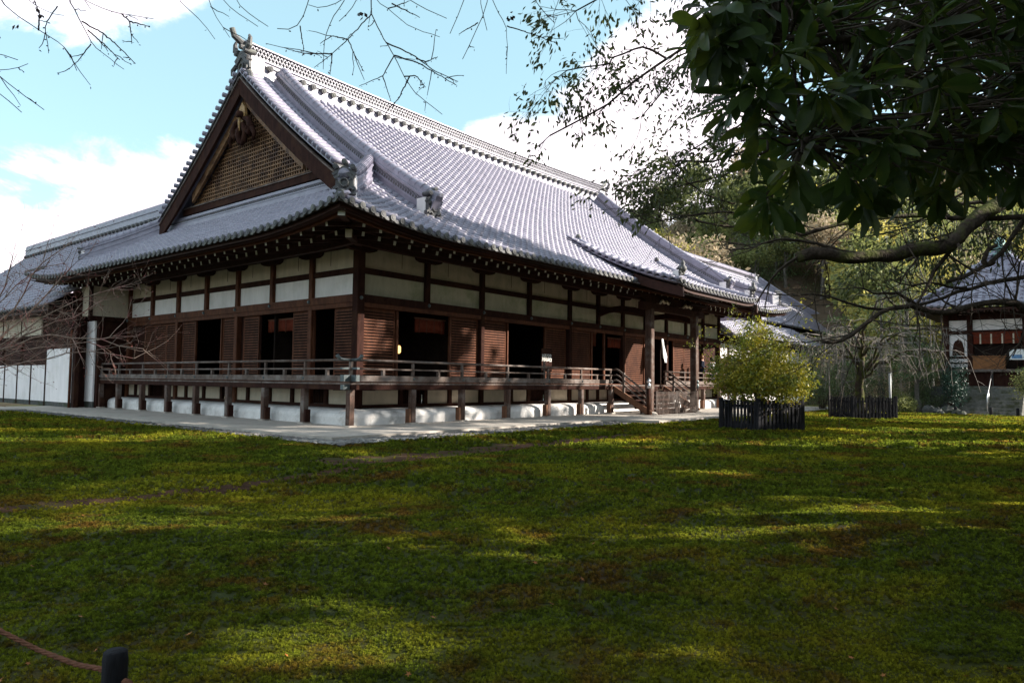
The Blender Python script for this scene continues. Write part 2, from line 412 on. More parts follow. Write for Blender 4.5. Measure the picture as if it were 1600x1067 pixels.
def scarp(x): return -7.5 + .12*np.sin(1.7*x) + .06*np.sin(4.1*x)
TY = scarp(TX) + (TT-.5)*(.26+.10*np.sin(2.9*TX))
link('soil_edge', grid_mesh('soil_edge', TX, TY, ground_z(TX, TY) + .008 - .03*(np.abs(TT-.5) > .45), soil_m), kind='structure')
# stone apron
ap = MB(); ap.prism([(-2.75, -2.85), (10.6, -2.85), (11.1, -4.55), (36, -4.55), (36, 22), (-2.75, 22)], -.12, .12)
apron = ap.build('apron', concrete, kind='structure')
far_ap = MB(); far_ap.box(-9, -2.755, 19.2, 46, -.12, .10); far_ap.build('side_path', concrete, kind='structure')
gut = MB(); gut.prism([(-3.28, -3.8), (10.3, -3.8), (10.6, -2.853), (-2.753, -2.853), (-2.753, 19.1), (-3.28, 19.1)], -.12, .004)
gutter = gut.build('pebble_gutter', stone_dark, kind='structure')
def pebble_mesh(name, seed):
    r_ = np.random.default_rng(seed); mb = MB()
    mb.lathe([(.02, -.45), (.72, -.28), (1.0, .02), (.78, .34), (.25, .5)], n=7)
    mb.v = [(x*(1+r_.uniform(-.18, .18)), y*(1+r_.uniform(-.18, .18)), z*(1+r_.uniform(-.15, .15))) for x, y, z in mb.v]
    return mb.mesh(name, stone_m, True)
pm = [pebble_mesh('pebble', i) for i in range(5)]
pts = []
for _ in range(2600):
    if rng.random() < .55:
        pts.append((rng.uniform(-3.3, 10.4), rng.uniform(-3.86, -2.90)))
    else: pts.append((rng.uniform(-3.36, -2.82), rng.uniform(-3.8, 19)))
pts.sort(key=lambda p: (p[0]-CAM_POS.x)**2 + (p[1]-CAM_POS.y)**2)
mats_rest = []
for i, (x, y) in enumerate(pts):
    s = rng.uniform(.05, .12); zr = rng.uniform(0, 6.28)
    if i < 300:
        o = link('pebble', pm[i % 5], gutter)
        o.location = (x, y, .02 + .1*s); o.scale = (s, s*rng.uniform(.6, 1), s*.7); o.rotation_euler = (rng.uniform(-.3, .3), rng.uniform(-.3, .3), zr)
    else:
        c, sn = math.cos(zr), math.sin(zr)
        mats_rest.append(M4((x, y, .02+.1*s), (s*c, s*sn, 0), (-s*sn*.8, s*c*.8, 0), (0, 0, s*.7)))
tv = np.array([v.co for v in pm[0].vertices]); quads = np.array([list(p.vertices) for p in pm[0].polygons if len(p.vertices) == 4])
V, F = stamp(tv, quads, mats_rest)
link('pebbles', np_mesh('pebbles', V, F, stone_m, True), gutter, kind='stuff')

# ------------------------------------------------------------------ main hall: an Empty at its base, parts as children
hall = empty('temple_hall', (0, 0, 0), 0, 'large dark timber temple hall with white plaster bands and a sweeping grey tiled gable roof', 'temple')
WX0, WX1, WY0, WY1 = 1.1, 29.69, 1.1, 18.2
FX = [1.1, 4.16, 7.13, 10.15, 13.15, 15.55, 17.86, 20.2, 22.58, 25.0, 27.35, 29.69]
LY_ = [1.1, 3.63, 6.08, 8.5, 10.94, 13.37, 15.84, 18.2]
def fb(mb, face, a0, a1, o0, o1, z0, z1, mi=0, c=.012):
    """box on a facade: along the wall, out from the wall plane, up"""
    if face == 'L': mb.cbox(WX0-o1, WX0-o0, a0, a1, z0, z1, c, mi)
    else: mb.cbox(a0, a1, WY0-o1, WY0-o0, z0, z1, c, mi)
def fpart(name, m, face, *b, parent=None, **kw):
    mb = MB(); fb(mb, face, *b); return mb.build(name, m, parent or hall, **kw)
# white base (kamebara) round the foot of the hall
prof = [(.80, .10), (.80, .36), (.76, .47), (.66, .55), (.50, .60), (.05, .62), (.05, .10)]
kb = MB(); n = len(prof)
for path in range(3):
    for (o, z) in prof:
        kb.v.append(((WX0-o, 18.6, z), (WX0-o, WY0-o, z), (29.9, WY0-o, z))[path])
for i in range(2):
    for j in range(n):
        kb.f.append([i*n+j, i*n+(j+1) % n, (i+1)*n+(j+1) % n, (i+1)*n+j]); kb.m.append(0)
kb.build('base_mound', kame_m, hall)
for face, P in (('F', FX), ('L', LY_)):
    end = P[-1]
    # under-floor wall: sill, posts and plaster
    fpart('sill_beam', wood, face, WY0 if face == 'F' else WY0, end, -.05, .08, .622, .73)
    fpart('floor_beam', wood, face, .2, end, -.04, .10, 1.21, 1.40)
    step = []
    for i in range(len(P)-1):
        step += [P[i], P[i] + (P[i+1]-P[i])*.42, ] if i % 2 else [P[i], P[i]+(P[i+1]-P[i])*.62]
    step.append(end)
    for i in range(len(step)-1):
        fpart('under_post', wood, face, step[i]-.09, step[i]+.09, -.05, .07, .732, 1.208)
        if (i*7+3) % 5 == 0 and i:
            fpart('vent_grille', interior_m, face, step[i]+.093, step[i+1]-.093, -.12, -.06, .732, 1.208)
            gb = MB()
            k = int((step[i+1]-step[i]-.2)/.09)
            for q in range(k): fb(gb, face, step[i]+.12+q*.09, step[i]+.15+q*.09, -.05, -.02, .733, 1.207, 0, .004)
            gb.build('vent_bars', wood, hall)
        else:
            fpart('under_panel', plaster, face, step[i]+.093, step[i+1]-.093, -.08, 0, .732, 1.208)
    # head beams
    fpart('head_rail', wood_red, face, P[0]-.12, end+.1, -.06, .10, 3.95, 4.10)
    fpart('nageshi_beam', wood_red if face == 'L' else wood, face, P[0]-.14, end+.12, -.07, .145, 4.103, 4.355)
    fpart('tie_beam', wood, face, P[0], end, -.06, .06, 5.06, 5.255)
    fpart('wall_plate', wood_eave, face, P[0]-.6, end+.6, -.12, .16, 6.05, 6.32)
    fpart('wall_plate', wood_eave, face, P[0]-.1, end+.1, -.10, .08, 5.93, 6.047)
    for i in range(len(P)-1):
        a0, a1 = P[i]+.113, P[i+1]-.113
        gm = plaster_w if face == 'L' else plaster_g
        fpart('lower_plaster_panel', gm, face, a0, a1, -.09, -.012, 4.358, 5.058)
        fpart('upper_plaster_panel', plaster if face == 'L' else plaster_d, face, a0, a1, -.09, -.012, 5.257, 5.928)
        # thin seam cords hanging over the upper plaster
        sb = MB(); k = a0 + (a1-a0)*(.36 if i % 2 else .62)
        fb(sb, face, k-.006, k+.006, -.010, .0, 5.42, 5.92, 0, .001); sb.build('cord', wood, hall)
for face, P in (('F', FX), ('L', LY_)):
    for i, a in enumerate(P):
        if face == 'L' and i == 0: continue
        w = .15 if i == 0 else .11
        x0, x1, y0, y1 = (a-w, a+w, WY0-w, WY0+w) if face == 'F' else (WX0-w, WX0+w, a-w, a+w)
        mb = MB(); mb.cbox(x0, x1, y0, y1, 4.357, 5.93, .02)
        if (i % 2 == 0) == (face == 'F') or i == len(P)-1: mb.cbox(x0, x1, y0, y1, .62, 4.356, .02)
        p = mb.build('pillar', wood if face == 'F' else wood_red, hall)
        # boat-shaped bracket arm under the plate, and a round bracket along the eave
        br = MB(); L_ = .62
        pro = [(-L_, 5.99), (-L_, 5.90), (-L_+.05, 5.82), (-L_+.22, 5.76), (L_-.22, 5.76), (L_-.05, 5.82), (L_, 5.90), (L_, 5.99), (L_, 6.045), (-L_, 6.045)]
        if face == 'F': br.extrude([(a+u, WY0-.20, z) for u, z in pro], (0, .19, 0))
        else: br.extrude([(WX0-.20, a+u, z) for u, z in pro], (.19, 0, 0))
        br.build('bracket_arm', wood, hall)
        nb = MB()
        c = (a, WY0-.15, 4.23) if face == 'F' else (WX0-.15, a, 4.23)
        nb.tube([c, Vector(c) + Vector((0, -.05, 0) if face == 'F' else (-.05, 0, 0))], [.075, .04], 6)
        nb.build('nail_cover', metal_g, p)
# interior: floor, ceiling and a few partitions so the openings look into dark rooms
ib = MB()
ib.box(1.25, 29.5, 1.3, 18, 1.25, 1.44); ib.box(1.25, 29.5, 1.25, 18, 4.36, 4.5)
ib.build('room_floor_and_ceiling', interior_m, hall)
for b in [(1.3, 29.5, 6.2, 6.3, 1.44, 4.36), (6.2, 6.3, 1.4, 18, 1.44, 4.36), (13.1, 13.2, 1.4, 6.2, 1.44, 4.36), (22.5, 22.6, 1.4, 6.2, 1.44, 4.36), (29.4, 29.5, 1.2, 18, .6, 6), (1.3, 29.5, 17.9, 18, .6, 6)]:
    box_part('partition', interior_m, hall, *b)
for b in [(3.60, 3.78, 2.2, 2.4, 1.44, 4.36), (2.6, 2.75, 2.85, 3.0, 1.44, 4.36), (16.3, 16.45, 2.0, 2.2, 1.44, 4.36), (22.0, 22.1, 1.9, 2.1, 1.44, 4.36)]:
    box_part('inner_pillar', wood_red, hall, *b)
def door(face, a0, a1, m=None, z0=1.50, z1=3.948, out=-.075, slats=True):
    m = m or wood_red
    fr = MB(); w = .055
    fb(fr, face, a0, a0+w, out-.02, out+.025, z0, z1, 0, .005); fb(fr, face, a1-w, a1, out-.02, out+.025, z0, z1, 0, .005)
    fb(fr, face, a0+w+.001, a1-w-.001, out-.02, out+.02, z0, z0+.10, 0, .005); fb(fr, face, a0+w+.001, a1-w-.001, out-.02, out+.02, z1-.06, z1, 0, .005)
    d = fr.build('louvered_door', m, hall)
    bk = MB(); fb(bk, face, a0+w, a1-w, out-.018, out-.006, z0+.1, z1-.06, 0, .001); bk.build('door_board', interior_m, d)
    if slats:
        sl = MB(); z = z0+.135
        while z < z1-.09:
            fb(sl, face, a0+w+.002, a1-w-.002, out-.005, out+.026, z, z+.056, 0, .006); z += .1
        sl.build('slats', m, d, kind='stuff')
    return d
for a in [(1.27, 2.42), (3.80, 4.85), (7.07, 8.17), (8.64, 9.71), (11.95, 13.1), (13.52, 14.6), (14.6, 15.7), (15.7, 16.75)]: door('L', *a)
for a in [(1.30, 2.74), (5.48, 7.0), (7.27, 8.72), (11.42, 12.98), (13.3, 14.98), (18.25, 20.06), (23.6, 24.9), (24.95, 26.18)]: door('F', *a, m=wood_red)
for f, a0, a1 in [('L', 3.5, 3.62), ('L', 9.72, 9.80), ('L', 11.82, 11.92), ('F', 2.76, 2.86), ('F', 5.38, 5.46), ('F', 8.74, 8.82), ('F', 11.3, 11.4), ('F', 15.0, 15.12), ('F', 16.1, 16.25), ('F', 18.1, 18.22), ('F', 20.1, 20.2), ('F', 23.45, 23.57), ('F', 26.22, 26.4)]:
    fpart('door_jamb', wood_red, f, a0, a1, -.09, .01, 1.5, 3.948)
for f, a0, a1 in [('L', 16.78, 18.1), ('L', 8.17, 8.40), ('L', 13.1, 13.27), ('L', 7.02, 7.068), ('F', 7.0, 7.03), ('F', 12.98, 13.05), ('F', 2.745, 2.758), ('F', 26.42, 29.6), ('F', 13.3, 14.98)]:
    fpart('dark_board_panel', wood, f, a0, a1, -.16, -.10, 1.5, 3.948)
for face, end in (('L', 18.2), ('F', 29.69)):
    fpart('threshold', wood_red, face, 1.27, end-.12, -.12, .06, 1.46, 1.498)
# reed-and-cloth curtains hung in the openings
def curtain(face, a0, a1, z0, z1, out=-.35):
    mb = MB(); k = 26
    for i in range(k+1):
        a = a0+(a1-a0)*i/k; o = out + .018*math.sin(i*1.7) + .01*math.sin(i*.6); sag = .05*math.sin(math.pi*i/k)
        for z in (z1, (z0+z1)/2, z0+sag*.6):
            mb.v.append((WX0-o, a, z) if face == 'L' else (a, WY0-o, z))
    for i in range(k):
        for j in range(2): mb.f.append([i*3+j, i*3+j+1, i*3+j+4, i*3+j+3]); mb.m.append(0)
    c = mb.build('door_curtain', curtain_m, hall, True)
    md = c.modifiers.new('t', 'SOLIDIFY'); md.thickness = .012
    rb = MB(); fb(rb, face, a0-.05, a1+.05, out-.02, out+.03, z1-.01, z1+.05); rb.build('curtain_rod', wood_red, c)
    for q in range(4):
        a = a0+(a1-a0)*(q+.5)/4; tb = MB(); fb(tb, face, a-.012, a+.012, out+.022, out+.034, z0-.02, z1-.02, 0, .002); tb.build('tie', wood_red, c)
curtain('L', 5.0, 6.9, 3.3, 3.75); curtain('F', 3.85, 5.36, 3.28, 3.77, -.25); curtain('F', 16.5, 18.05, 3.27, 3.74, -.02); curtain('F', 15.1, 15.6, 3.30, 3.9, -.12)
# ---------------------------------------------------------------- veranda
ver = empty('veranda', (0, 0, 0)); ver.parent = hall
fl = MB(); rr_ = random.Random(3)
x = -.08
while x < 29.7:
    w = .27; fl.cbox(x, x+w-.006, -.08 + rr_.uniform(0, .02), WY0-.10, 1.405, 1.457+rr_.uniform(-.004, .004), .004); x += w
y = 1.03
while y < 18.5:
    w = .27; fl.cbox(-.08 + rr_.uniform(0, .02), WX0-.10, y, y+w-.006, 1.405, 1.457+rr_.uniform(-.004, .004), .004); y += w
fl.build('floor_boards', wood_grey, ver, kind='stuff')
box_part('edge_beam', wood, ver, -.06, 29.8, -.055, .09, 1.245, 1.402)
box_part('edge_beam', wood, ver, -.055, .09, .095, 18.5, 1.245, 1.402)
FP = [2.54, 4.92, 7.47, 10.07, 12.52, 15.0, 20.4, 22.6, 25.0, 27.25, 29.5]
LP = [2.35, 4.67, 7.07, 9.48, 11.8, 14.13, 16.51, 18.45]
def vpost(x, y, face):
    mb = MB(); h = .10; mb.cbox(x-h, x+h, y-h, y+h, .17, 1.243, .018)
    p = mb.build('veranda_post', post_m, ver)
    sb = MB()
    if face == 'F': sb.cbox(x-.20, x-.103, y-.09, y+.11, .17, .62, .012)
    elif face == 'L': sb.cbox(x-.09, x+.11, y-.20, y-.103, .17, .58, .012)
    if face != 'C': sb.build('repair_sleeve', sleeve_m if face == 'F' else wood, p)
    st = MB(); st.cbox(x-.17, x+.17, y-.17, y+.17, .115, .168, .03); st.build('base_stone', concrete, p)
vpost(.0, .0, 'C')
for x in FP: vpost(x, 0.0, 'F')
for y in LP: vpost(0.0, y, 'L')
# handrail: three rails, uprights, crossed upturned ends at the corner
def rail(face, a0, a1):
    def p(a, z, o=0): return (a, -.0-o, z) if face == 'F' else (-.0-o, a, z)
    r = MB()
    if face == 'F': r.cbox(a0, a1, -.075, .075, 1.50, 1.685, .02)
    else: r.cbox(-.072, .072, a0, a1, 1.502, 1.683, .02)
    base = r.build('bottom_rail', wood_grey, ver)
    r = MB(); r.bar(p(a0, 1.893), p(a1, 1.893), .085, .05); r.build('middle_rail', wood_grey, ver)
    r = MB(); r.tube([p(a0, 2.155), p(a1, 2.155)], .042, 10); r.build('top_rail', wood_grey, ver, True)
    return p
for a0, a1 in [(-.30, 15.05), (20.35, 29.7)]: rail('F', a0, a1)
rail('L', -.30, 18.4)
def rpost(face, a, full=True):
    mb = MB(); h = .04
    def bx(a0, a1, z0, z1, w):
        if face == 'F': mb.cbox(a0, a1, -w, w, z0, z1, .006)
        else: mb.cbox(-w, w, a0, a1, z0, z1, .006)
    if full: bx(a-.045, a+.045, 1.686, 1.866, .045); bx(a-.04, a+.04, 1.92, 2.112, .04)
    else: bx(a-.05, a+.05, 1.686, 1.866, .05)
    mb.build('rail_post', wood_grey, ver)
for P, face, lim in ((FP, 'F', 30), (LP, 'L', 19)):
    prev = 0.0
    for a in P:
        if face == 'F' and prev > 14.9 and a < 20.5: prev = a; rpost(face, a) ; continue
        rpost(face, a if a != 15.0 else 14.95); rpost(face, (prev+a)/2, False)
        q = MB()
        c = (a, -.08, 1.59) if face == 'F' else (-.08, a, 1.59)
        q.tube([c, Vector(c)+Vector((0, -.03, 0) if face == 'F' else (-.03, 0, 0))], [.05, .02], 6); q.build('rail_nail_cover', metal_g, ver)
        prev = a
cp = MB(); cp.cbox(-.05, .05, -.05, .05, 1.686, 2.11, .01); cp.build('corner_rail_post', wood_grey, ver)
for s in (0, 1):
    def p(a, z): return Vector((a, 0, z)) if s == 0 else Vector((0, a, z))
    mb = MB(); mb.tube([p(-.05, 2.155), p(-.30, 2.158), p(-.40, 2.18), p(-.47, 2.225), p(-.52, 2.285)], [.046, .047, .05, .054, .056], 10)
    mb.build('upturned_rail_end', metal_g, ver, True)
    mb = MB(); mb.bar(p(-.10, 1.893), p(-.36, 1.893), .095, .06); mb.build('middle_rail_cap', metal_g, ver)
    mb = MB()
    if s == 0: mb.cbox(-.34, -.08, -.085, .085, 1.495, 1.695, .02)
    else: mb.cbox(-.083, .083, -.34, -.089, 1.497, 1.693, .02)
    mb.build('bottom_rail_cap', metal_g, ver)
    mb = MB()
    if s == 0: mb.cbox(-.34, -.065, -.07, .07, 1.25, 1.40, .02)
    else: mb.cbox(-.068, .068, -.34, -.066, 1.252, 1.398, .02)
    mb.build('edge_beam_end', metal_g if s == 0 else wood, ver)
# ---------------------------------------------------------------- stairs under the canopy
stairs = empty('stairs', (17.7, 0, .12)); stairs.parent = hall
def hpart(name, m, mb, parent, **kw):
    o = mb.build(name, m, parent, **kw); return o
stairs.location = (0, 0, 0)
for i in range(6):
    mb = MB(); z1 = 1.40-.213*(i+1)+.02; y1 = -.09-.30*i
    mb.cbox(15.42, 20.0, y1-.34, y1, z1-.06, z1, .008); mb.box(15.44, 19.98, y1-.05, y1-.01, z1-.22 if i < 5 else .12, z1-.062)
    mb.build('step', wood, stairs)
for x in (15.2, 20.2):
    mb = MB()
    mb.extrude([(x-.06, -.08, 1.40), (x-.06, -.08, 1.12), (x-.06, -1.75, .125), (x-.06, -2.0, .125), (x-.06, -2.0, .30)], (.12, 0, 0)); mb.build('stringer', sleeve_m, stairs)
    for (z0_, r_) in ((2.155, .045), (1.90, .035), (1.66, .04)):
        mb = MB(); dz = -1.12
        mb.tube([(x, .0, z0_), (x, -.18, z0_+.02), (x, -.32, z0_-.04), (x, -.46, z0_-.14), (x, -1.78, z0_+dz+.05)], r_, 8); mb.build('stair_rail', wood_grey, stairs, True)
    mb = MB(); mb.cbox(x-.05, x+.05, -.62, -.52, 1.05, 2.02, .01); mb.build('stair_rail_post', wood_grey, stairs)
    # newel with an onion-shaped metal cap
    mb = MB(); mb.lathe([(.085, .12), (.085, 1.32)], (x, -1.86, 0), 12); nw = mb.build('newel', wood, stairs, True)
    mb = MB(); mb.lathe([(.095, 1.32), (.095, 1.50), (.06, 1.53), (.06, 1.56), (.105, 1.60), (.11, 1.66), (.07, 1.72), (.012, 1.79)], (x, -1.86, 0), 12); mb.build('newel_cap', metal_l if x < 16 else metal_g, nw, True)
# two canopy columns on round stones
for x in (15.55, 20.2):
    mb = MB(); mb.cbox(x-.165, x+.165, -1.72-.165, -1.72+.165, .262, 4.95, .035); c = mb.build('canopy_column', post_m, hall)
    mb = MB(); mb.lathe([(.36, .12), (.36, .17), (.30, .215), (.25, .26)], (x, -1.72, 0), 16); mb.build('column_stone', concrete, c, True)
cb = MB(); cb.cbox(14.7, 21.05, -1.86, -1.58, 4.90, 5.22, .02); cb.build('canopy_beam', wood, hall)
cb = MB(); cb.cbox(14.3, 21.5, -1.85, -1.59, 5.42, 5.62, .02); cb.build('canopy_purlin', wood, hall)
for x in (15.55, 17.9, 20.2):
    b_ = MB(); pro = [(-.75, 5.42), (-.75, 5.34), (-.55, 5.25), (-.2, 5.222), (.2, 5.222), (.55, 5.25), (.75, 5.34), (.75, 5.42)]
    b_.extrude([(x+u, -1.83, z) for u, z in pro], (0, .22, 0)); b_.build('canopy_bracket', wood, hall)
for x in (15.55, 20.2):                       # curved tie from column to wall
    mb = MB(); mb.sweep([(-.07, -.13), (.07, -.13), (.07, .13), (-.07, .13)], [(Vector((x, y, z)), Vector((1, 0, 0)), Vector((0, 0, 1))) for y, z in ((-1.55, 4.75), (-.9, 4.95), (-.2, 5.05), (.5, 5.0), (1.0, 4.85))]); mb.build('rainbow_beam', wood, hall)
for x in (16.7, 19.1):                        # carved pale scroll pieces above the beam
    mb = MB(); mb.tube([(x-.5, -1.9, 5.24), (x-.3, -1.92, 5.40), (x-.1, -1.92, 5.30), (x+.1, -1.92, 5.38), (x+.3, -1.92, 5.28), (x+.5, -1.9, 5.36)], [.05, .07, .06, .07, .05, .03], 6); mb.build('carved_scroll', plaster, hall, True)
# ------------------------------------------------------------------ roof of the main hall
EX0, EX1, EY0, EY1 = -2.3, 33.1, -2.3, 21.6
RIDGE_Y = 9.65
VX0, VX1 = 1.45, 29.35                       # gable verges
def z0(d): return 5.92 + .519*d + .0154*d*d
def lift(u): return .43*np.maximum(0, 1-np.asarray(u, float)/4.8)**2
def PF(x, d): return np.array([x, EY0+d, float(z0(d)+lift(min(x-EX0, EX1-x)))])
def PB(x, d): return np.array([x, EY1-d, float(z0(d)+lift(min(x-EX0, EX1-x)))])
def PS(y, d): return np.array([EX0+d, y, float(z0(d)+lift(min(y-EY0, EY1-y)))])
def frame(P, a, d, flip=False):
    e = .02
    p = P(a, d); t = P(a+e, d)-P(a-e, d); s = P(a, d+e)-P(a, d-e)
    t /= np.linalg.norm(t); s /= np.linalg.norm(s)
    if flip: t = -t
    n = np.cross(t, s); n /= np.linalg.norm(n); t = np.cross(s, n)
    return p, t, s, n
roof = None
# base sheets a little below the tiles (front, left side, back, right side)
def sheet(P, A, D, off):
    V = np.array([[P(a, d)-np.array([0, 0, off]) for a in arow] for d, arow in zip(D, A)])
    return V
mb = MB()
def addgrid(V):
    h, w = V.shape[:2]; b = len(mb.v)
    mb.v.extend([tuple(p) for p in V.reshape(-1, 3)])
    for i in range(h-1):
        for j in range(w-1): mb.f.append([b+i*w+j, b+i*w+j+1, b+(i+1)*w+j+1, b+(i+1)*w+j]); mb.m.append(0)
D1 = list(np.linspace(0, 3.75, 9))
D2 = list(np.linspace(5.0, 11.95, 12))
def span(lo, hi, k=60): # denser at the ends
    t = np.linspace(0, 1, k); t = .5-.5*np.cos(np.pi*t)
    return lo+(hi-lo)*t
addgrid(sheet(PF, [span(EX0+d, EX1-d) for d in D1], D1, .045)); addgrid(sheet(PB, [span(EX0+d, EX1-d) for d in D1], D1, .045))
addgrid(sheet(PF, [span(2.95, 27.85) for d in (3.75, 4.4, 5.0)], (3.75, 4.4, 5.0), .045)); addgrid(sheet(PB, [span(2.95, 27.85) for d in (3.75, 4.4, 5.0)], (3.75, 4.4, 5.0), .045))
addgrid(sheet(PF, [span(VX0, VX1) for d in D2], D2, .045)); addgrid(sheet(PB, [span(VX0, VX1) for d in D2], D2, .045))
DS = list(np.linspace(0, 4.6, 10))
addgrid(sheet(PS, [span(EY0+d, EY1-d) for d in DS], DS, .045))
def PR(y, d): p = PS(y, d); return np.array([EX1-(p[0]-EX0), p[1], p[2]])
addgrid(sheet(PR, [span(EY0+d, EY1-d) for d in DS], DS, .045))
roof = mb.build('roof', tile_m, hall, True)
sd_ = roof.modifiers.new('depth', 'SOLIDIFY'); sd_.thickness = .05; sd_.offset = -1
# --- tile templates
def cover_template():
    tv = []; k = 6
    for (b, r, c) in ((0, .098, .050), (.36, .084, .012)):
        for i in range(k+1):
            an = math.pi*i/k; tv.append((r*math.cos(an), b, c+r*1.0*math.sin(an)))
    tf = [(i, i+1, k+1+i+1, k+1+i) for i in range(k)]
    tf = [(f[1], f[0], f[3], f[2]) for f in tf]
    tv.append((0, 0, .05)); o = len(tv)-1
    for i in range(0, k, 2): tf.append((o, i, i+1, i+2))
    return np.array(tv), np.array(tf)
def pan_template():
    A = [-.18, -.10, 0, .10, .18]; C = [.04, -.012, -.03, -.012, .04]
    tv = [(a, 0, c+.034) for a, c in zip(A, C)] + [(a, .37, c+.002) for a, c in zip(A, C)] + [(a, 0, c+.002) for a, c in zip(A, C)]
    tf = [(i, i+1, 5+i+1, 5+i) for i in range(4)] + [(10+i, 10+i+1, i+1, i) for i in range(4)]
    return np.array(tv), np.array(tf)
ct, cf = cover_template(); pt, pf = pan_template()
PITCH = .36; COURSE = .33
def valid_f(x, d):
    xe = min(x-EX0, EX1-x)
    return d <= xe + .1 or (min(x-VX0, VX1-x) >= .55 and d >= 5.3) or min(x-2.95, 27.85-x) >= 0
def valid_s(y, d):
    ye = min(y-EY0, EY1-y)
    return d <= ye + .1 and (d < 4.25 or (d < 5.2 and ye < 5.4))
covers, pans = [], []
for P, lo, hi, val, dmax, flip in ((PF, EX0, EX1, valid_f, 11.75, False), (PS, EY0, EY1, valid_s, 5.2, True)):
    ncol = int(round((hi-lo)/PITCH)); pit = (hi-lo)/ncol
    for c in range(ncol+1):
        for half in (0, 1):
            a = lo + pit*(c + .5*half)
            if a > hi: continue
            d = 0.0
            while d < dmax:
                if val(a, d) and not (P is PF and 13.35 < a < 22.35 and d < .35):
                    (pans if half else covers).append(M4(*_f) if (_f := frame(P, min(max(a, lo+.03), hi-.03), d, flip)) else None)
                d += COURSE/math.sqrt(1+(.519+.0308*d)**2)
cpos = np.array(CAM_POS)
def split(ms, k=300):
    ms.sort(key=lambda m: np.sum((m[:3, 3]-cpos)**2)); return ms[:k], ms[k:]
def jit(m, s=.012):
    m = m.copy(); m[:3, 0] += rng.normal(0, s)*m[:3, 2]; m[:3, 1] += rng.normal(0, s)*m[:3, 2]; m[:3, 3] += rng.normal(0, .004, 3); return m
for nm, ms, tv, tf in (('round_tile', covers, ct, cf), ('flat_tile', pans, pt, pf)):
    near, rest = split([jit(m) for m in ms])
    me = np_mesh(nm, tv, tf, tile_m, False)
    for m in near:
        o = link(nm, me, roof); o.matrix_basis = Matrix(m.tolist())
    V, F = stamp(tv, tf, rest)
    link(nm+'s', np_mesh(nm+'s', V, F, tile_m, False), roof, kind='stuff')
# --- eave ends: a disc under every round tile, a drip tile between
mb = MB(); k = 12
mb.tube([(0, -.015, 0), (0, .10, 0)], .098, k)
mb.tube([(0, -.030, 0), (0, -.014, 0)], [.096, .099], k); mb.tube([(0, -.040, 0), (0, -.029, 0)], [.05, .055], 8)
disc_me = mb.mesh('eave_disc', tile_dark)
mb = MB()
A = [-.10, -.05, 0, .05, .10]; Cz = [.0, -.022, -.03, -.022, .0]
for a, c in zip(A, Cz): mb.v += [(a, -.012, c+.035), (a, -.012, c-.05), (a, .05, c+.035), (a, .05, c-.05)]
for i in range(4):
    q = i*4
    mb.f += [[q+1, q+5, q+4, q], [q, q+4, q+6, q+2], [q+1, q+3, q+7, q+5]]; mb.m += [0, 0, 0]
drip_me = mb.mesh('eave_drip_tile', tile_dark)
for P, lo, hi, flip in ((PF, EX0, EX1, False), (PS, EY0, EY1, True)):
    ncol = int(round((hi-lo)/PITCH)); pit = (hi-lo)/ncol
    for c in range(ncol+1):
        for half in (0, 1):
            a = lo+pit*(c+.5*half)
            if a > hi or (P is PF and 13.35 < a < 22.35): continue
            p, t, s, n_ = frame(P, min(max(a, lo+.03), hi-.03), -.02, flip)
            o = link('eave_drip_tile' if half else 'eave_disc', drip_me if half else disc_me, roof)
            up = np.array([0, 0, 1.]); back = np.cross(up, t); back /= np.linalg.norm(back)
            o.matrix_basis = Matrix(M4(p + n_*(.0 if half else .045), t, back, np.cross(t, back)).tolist())
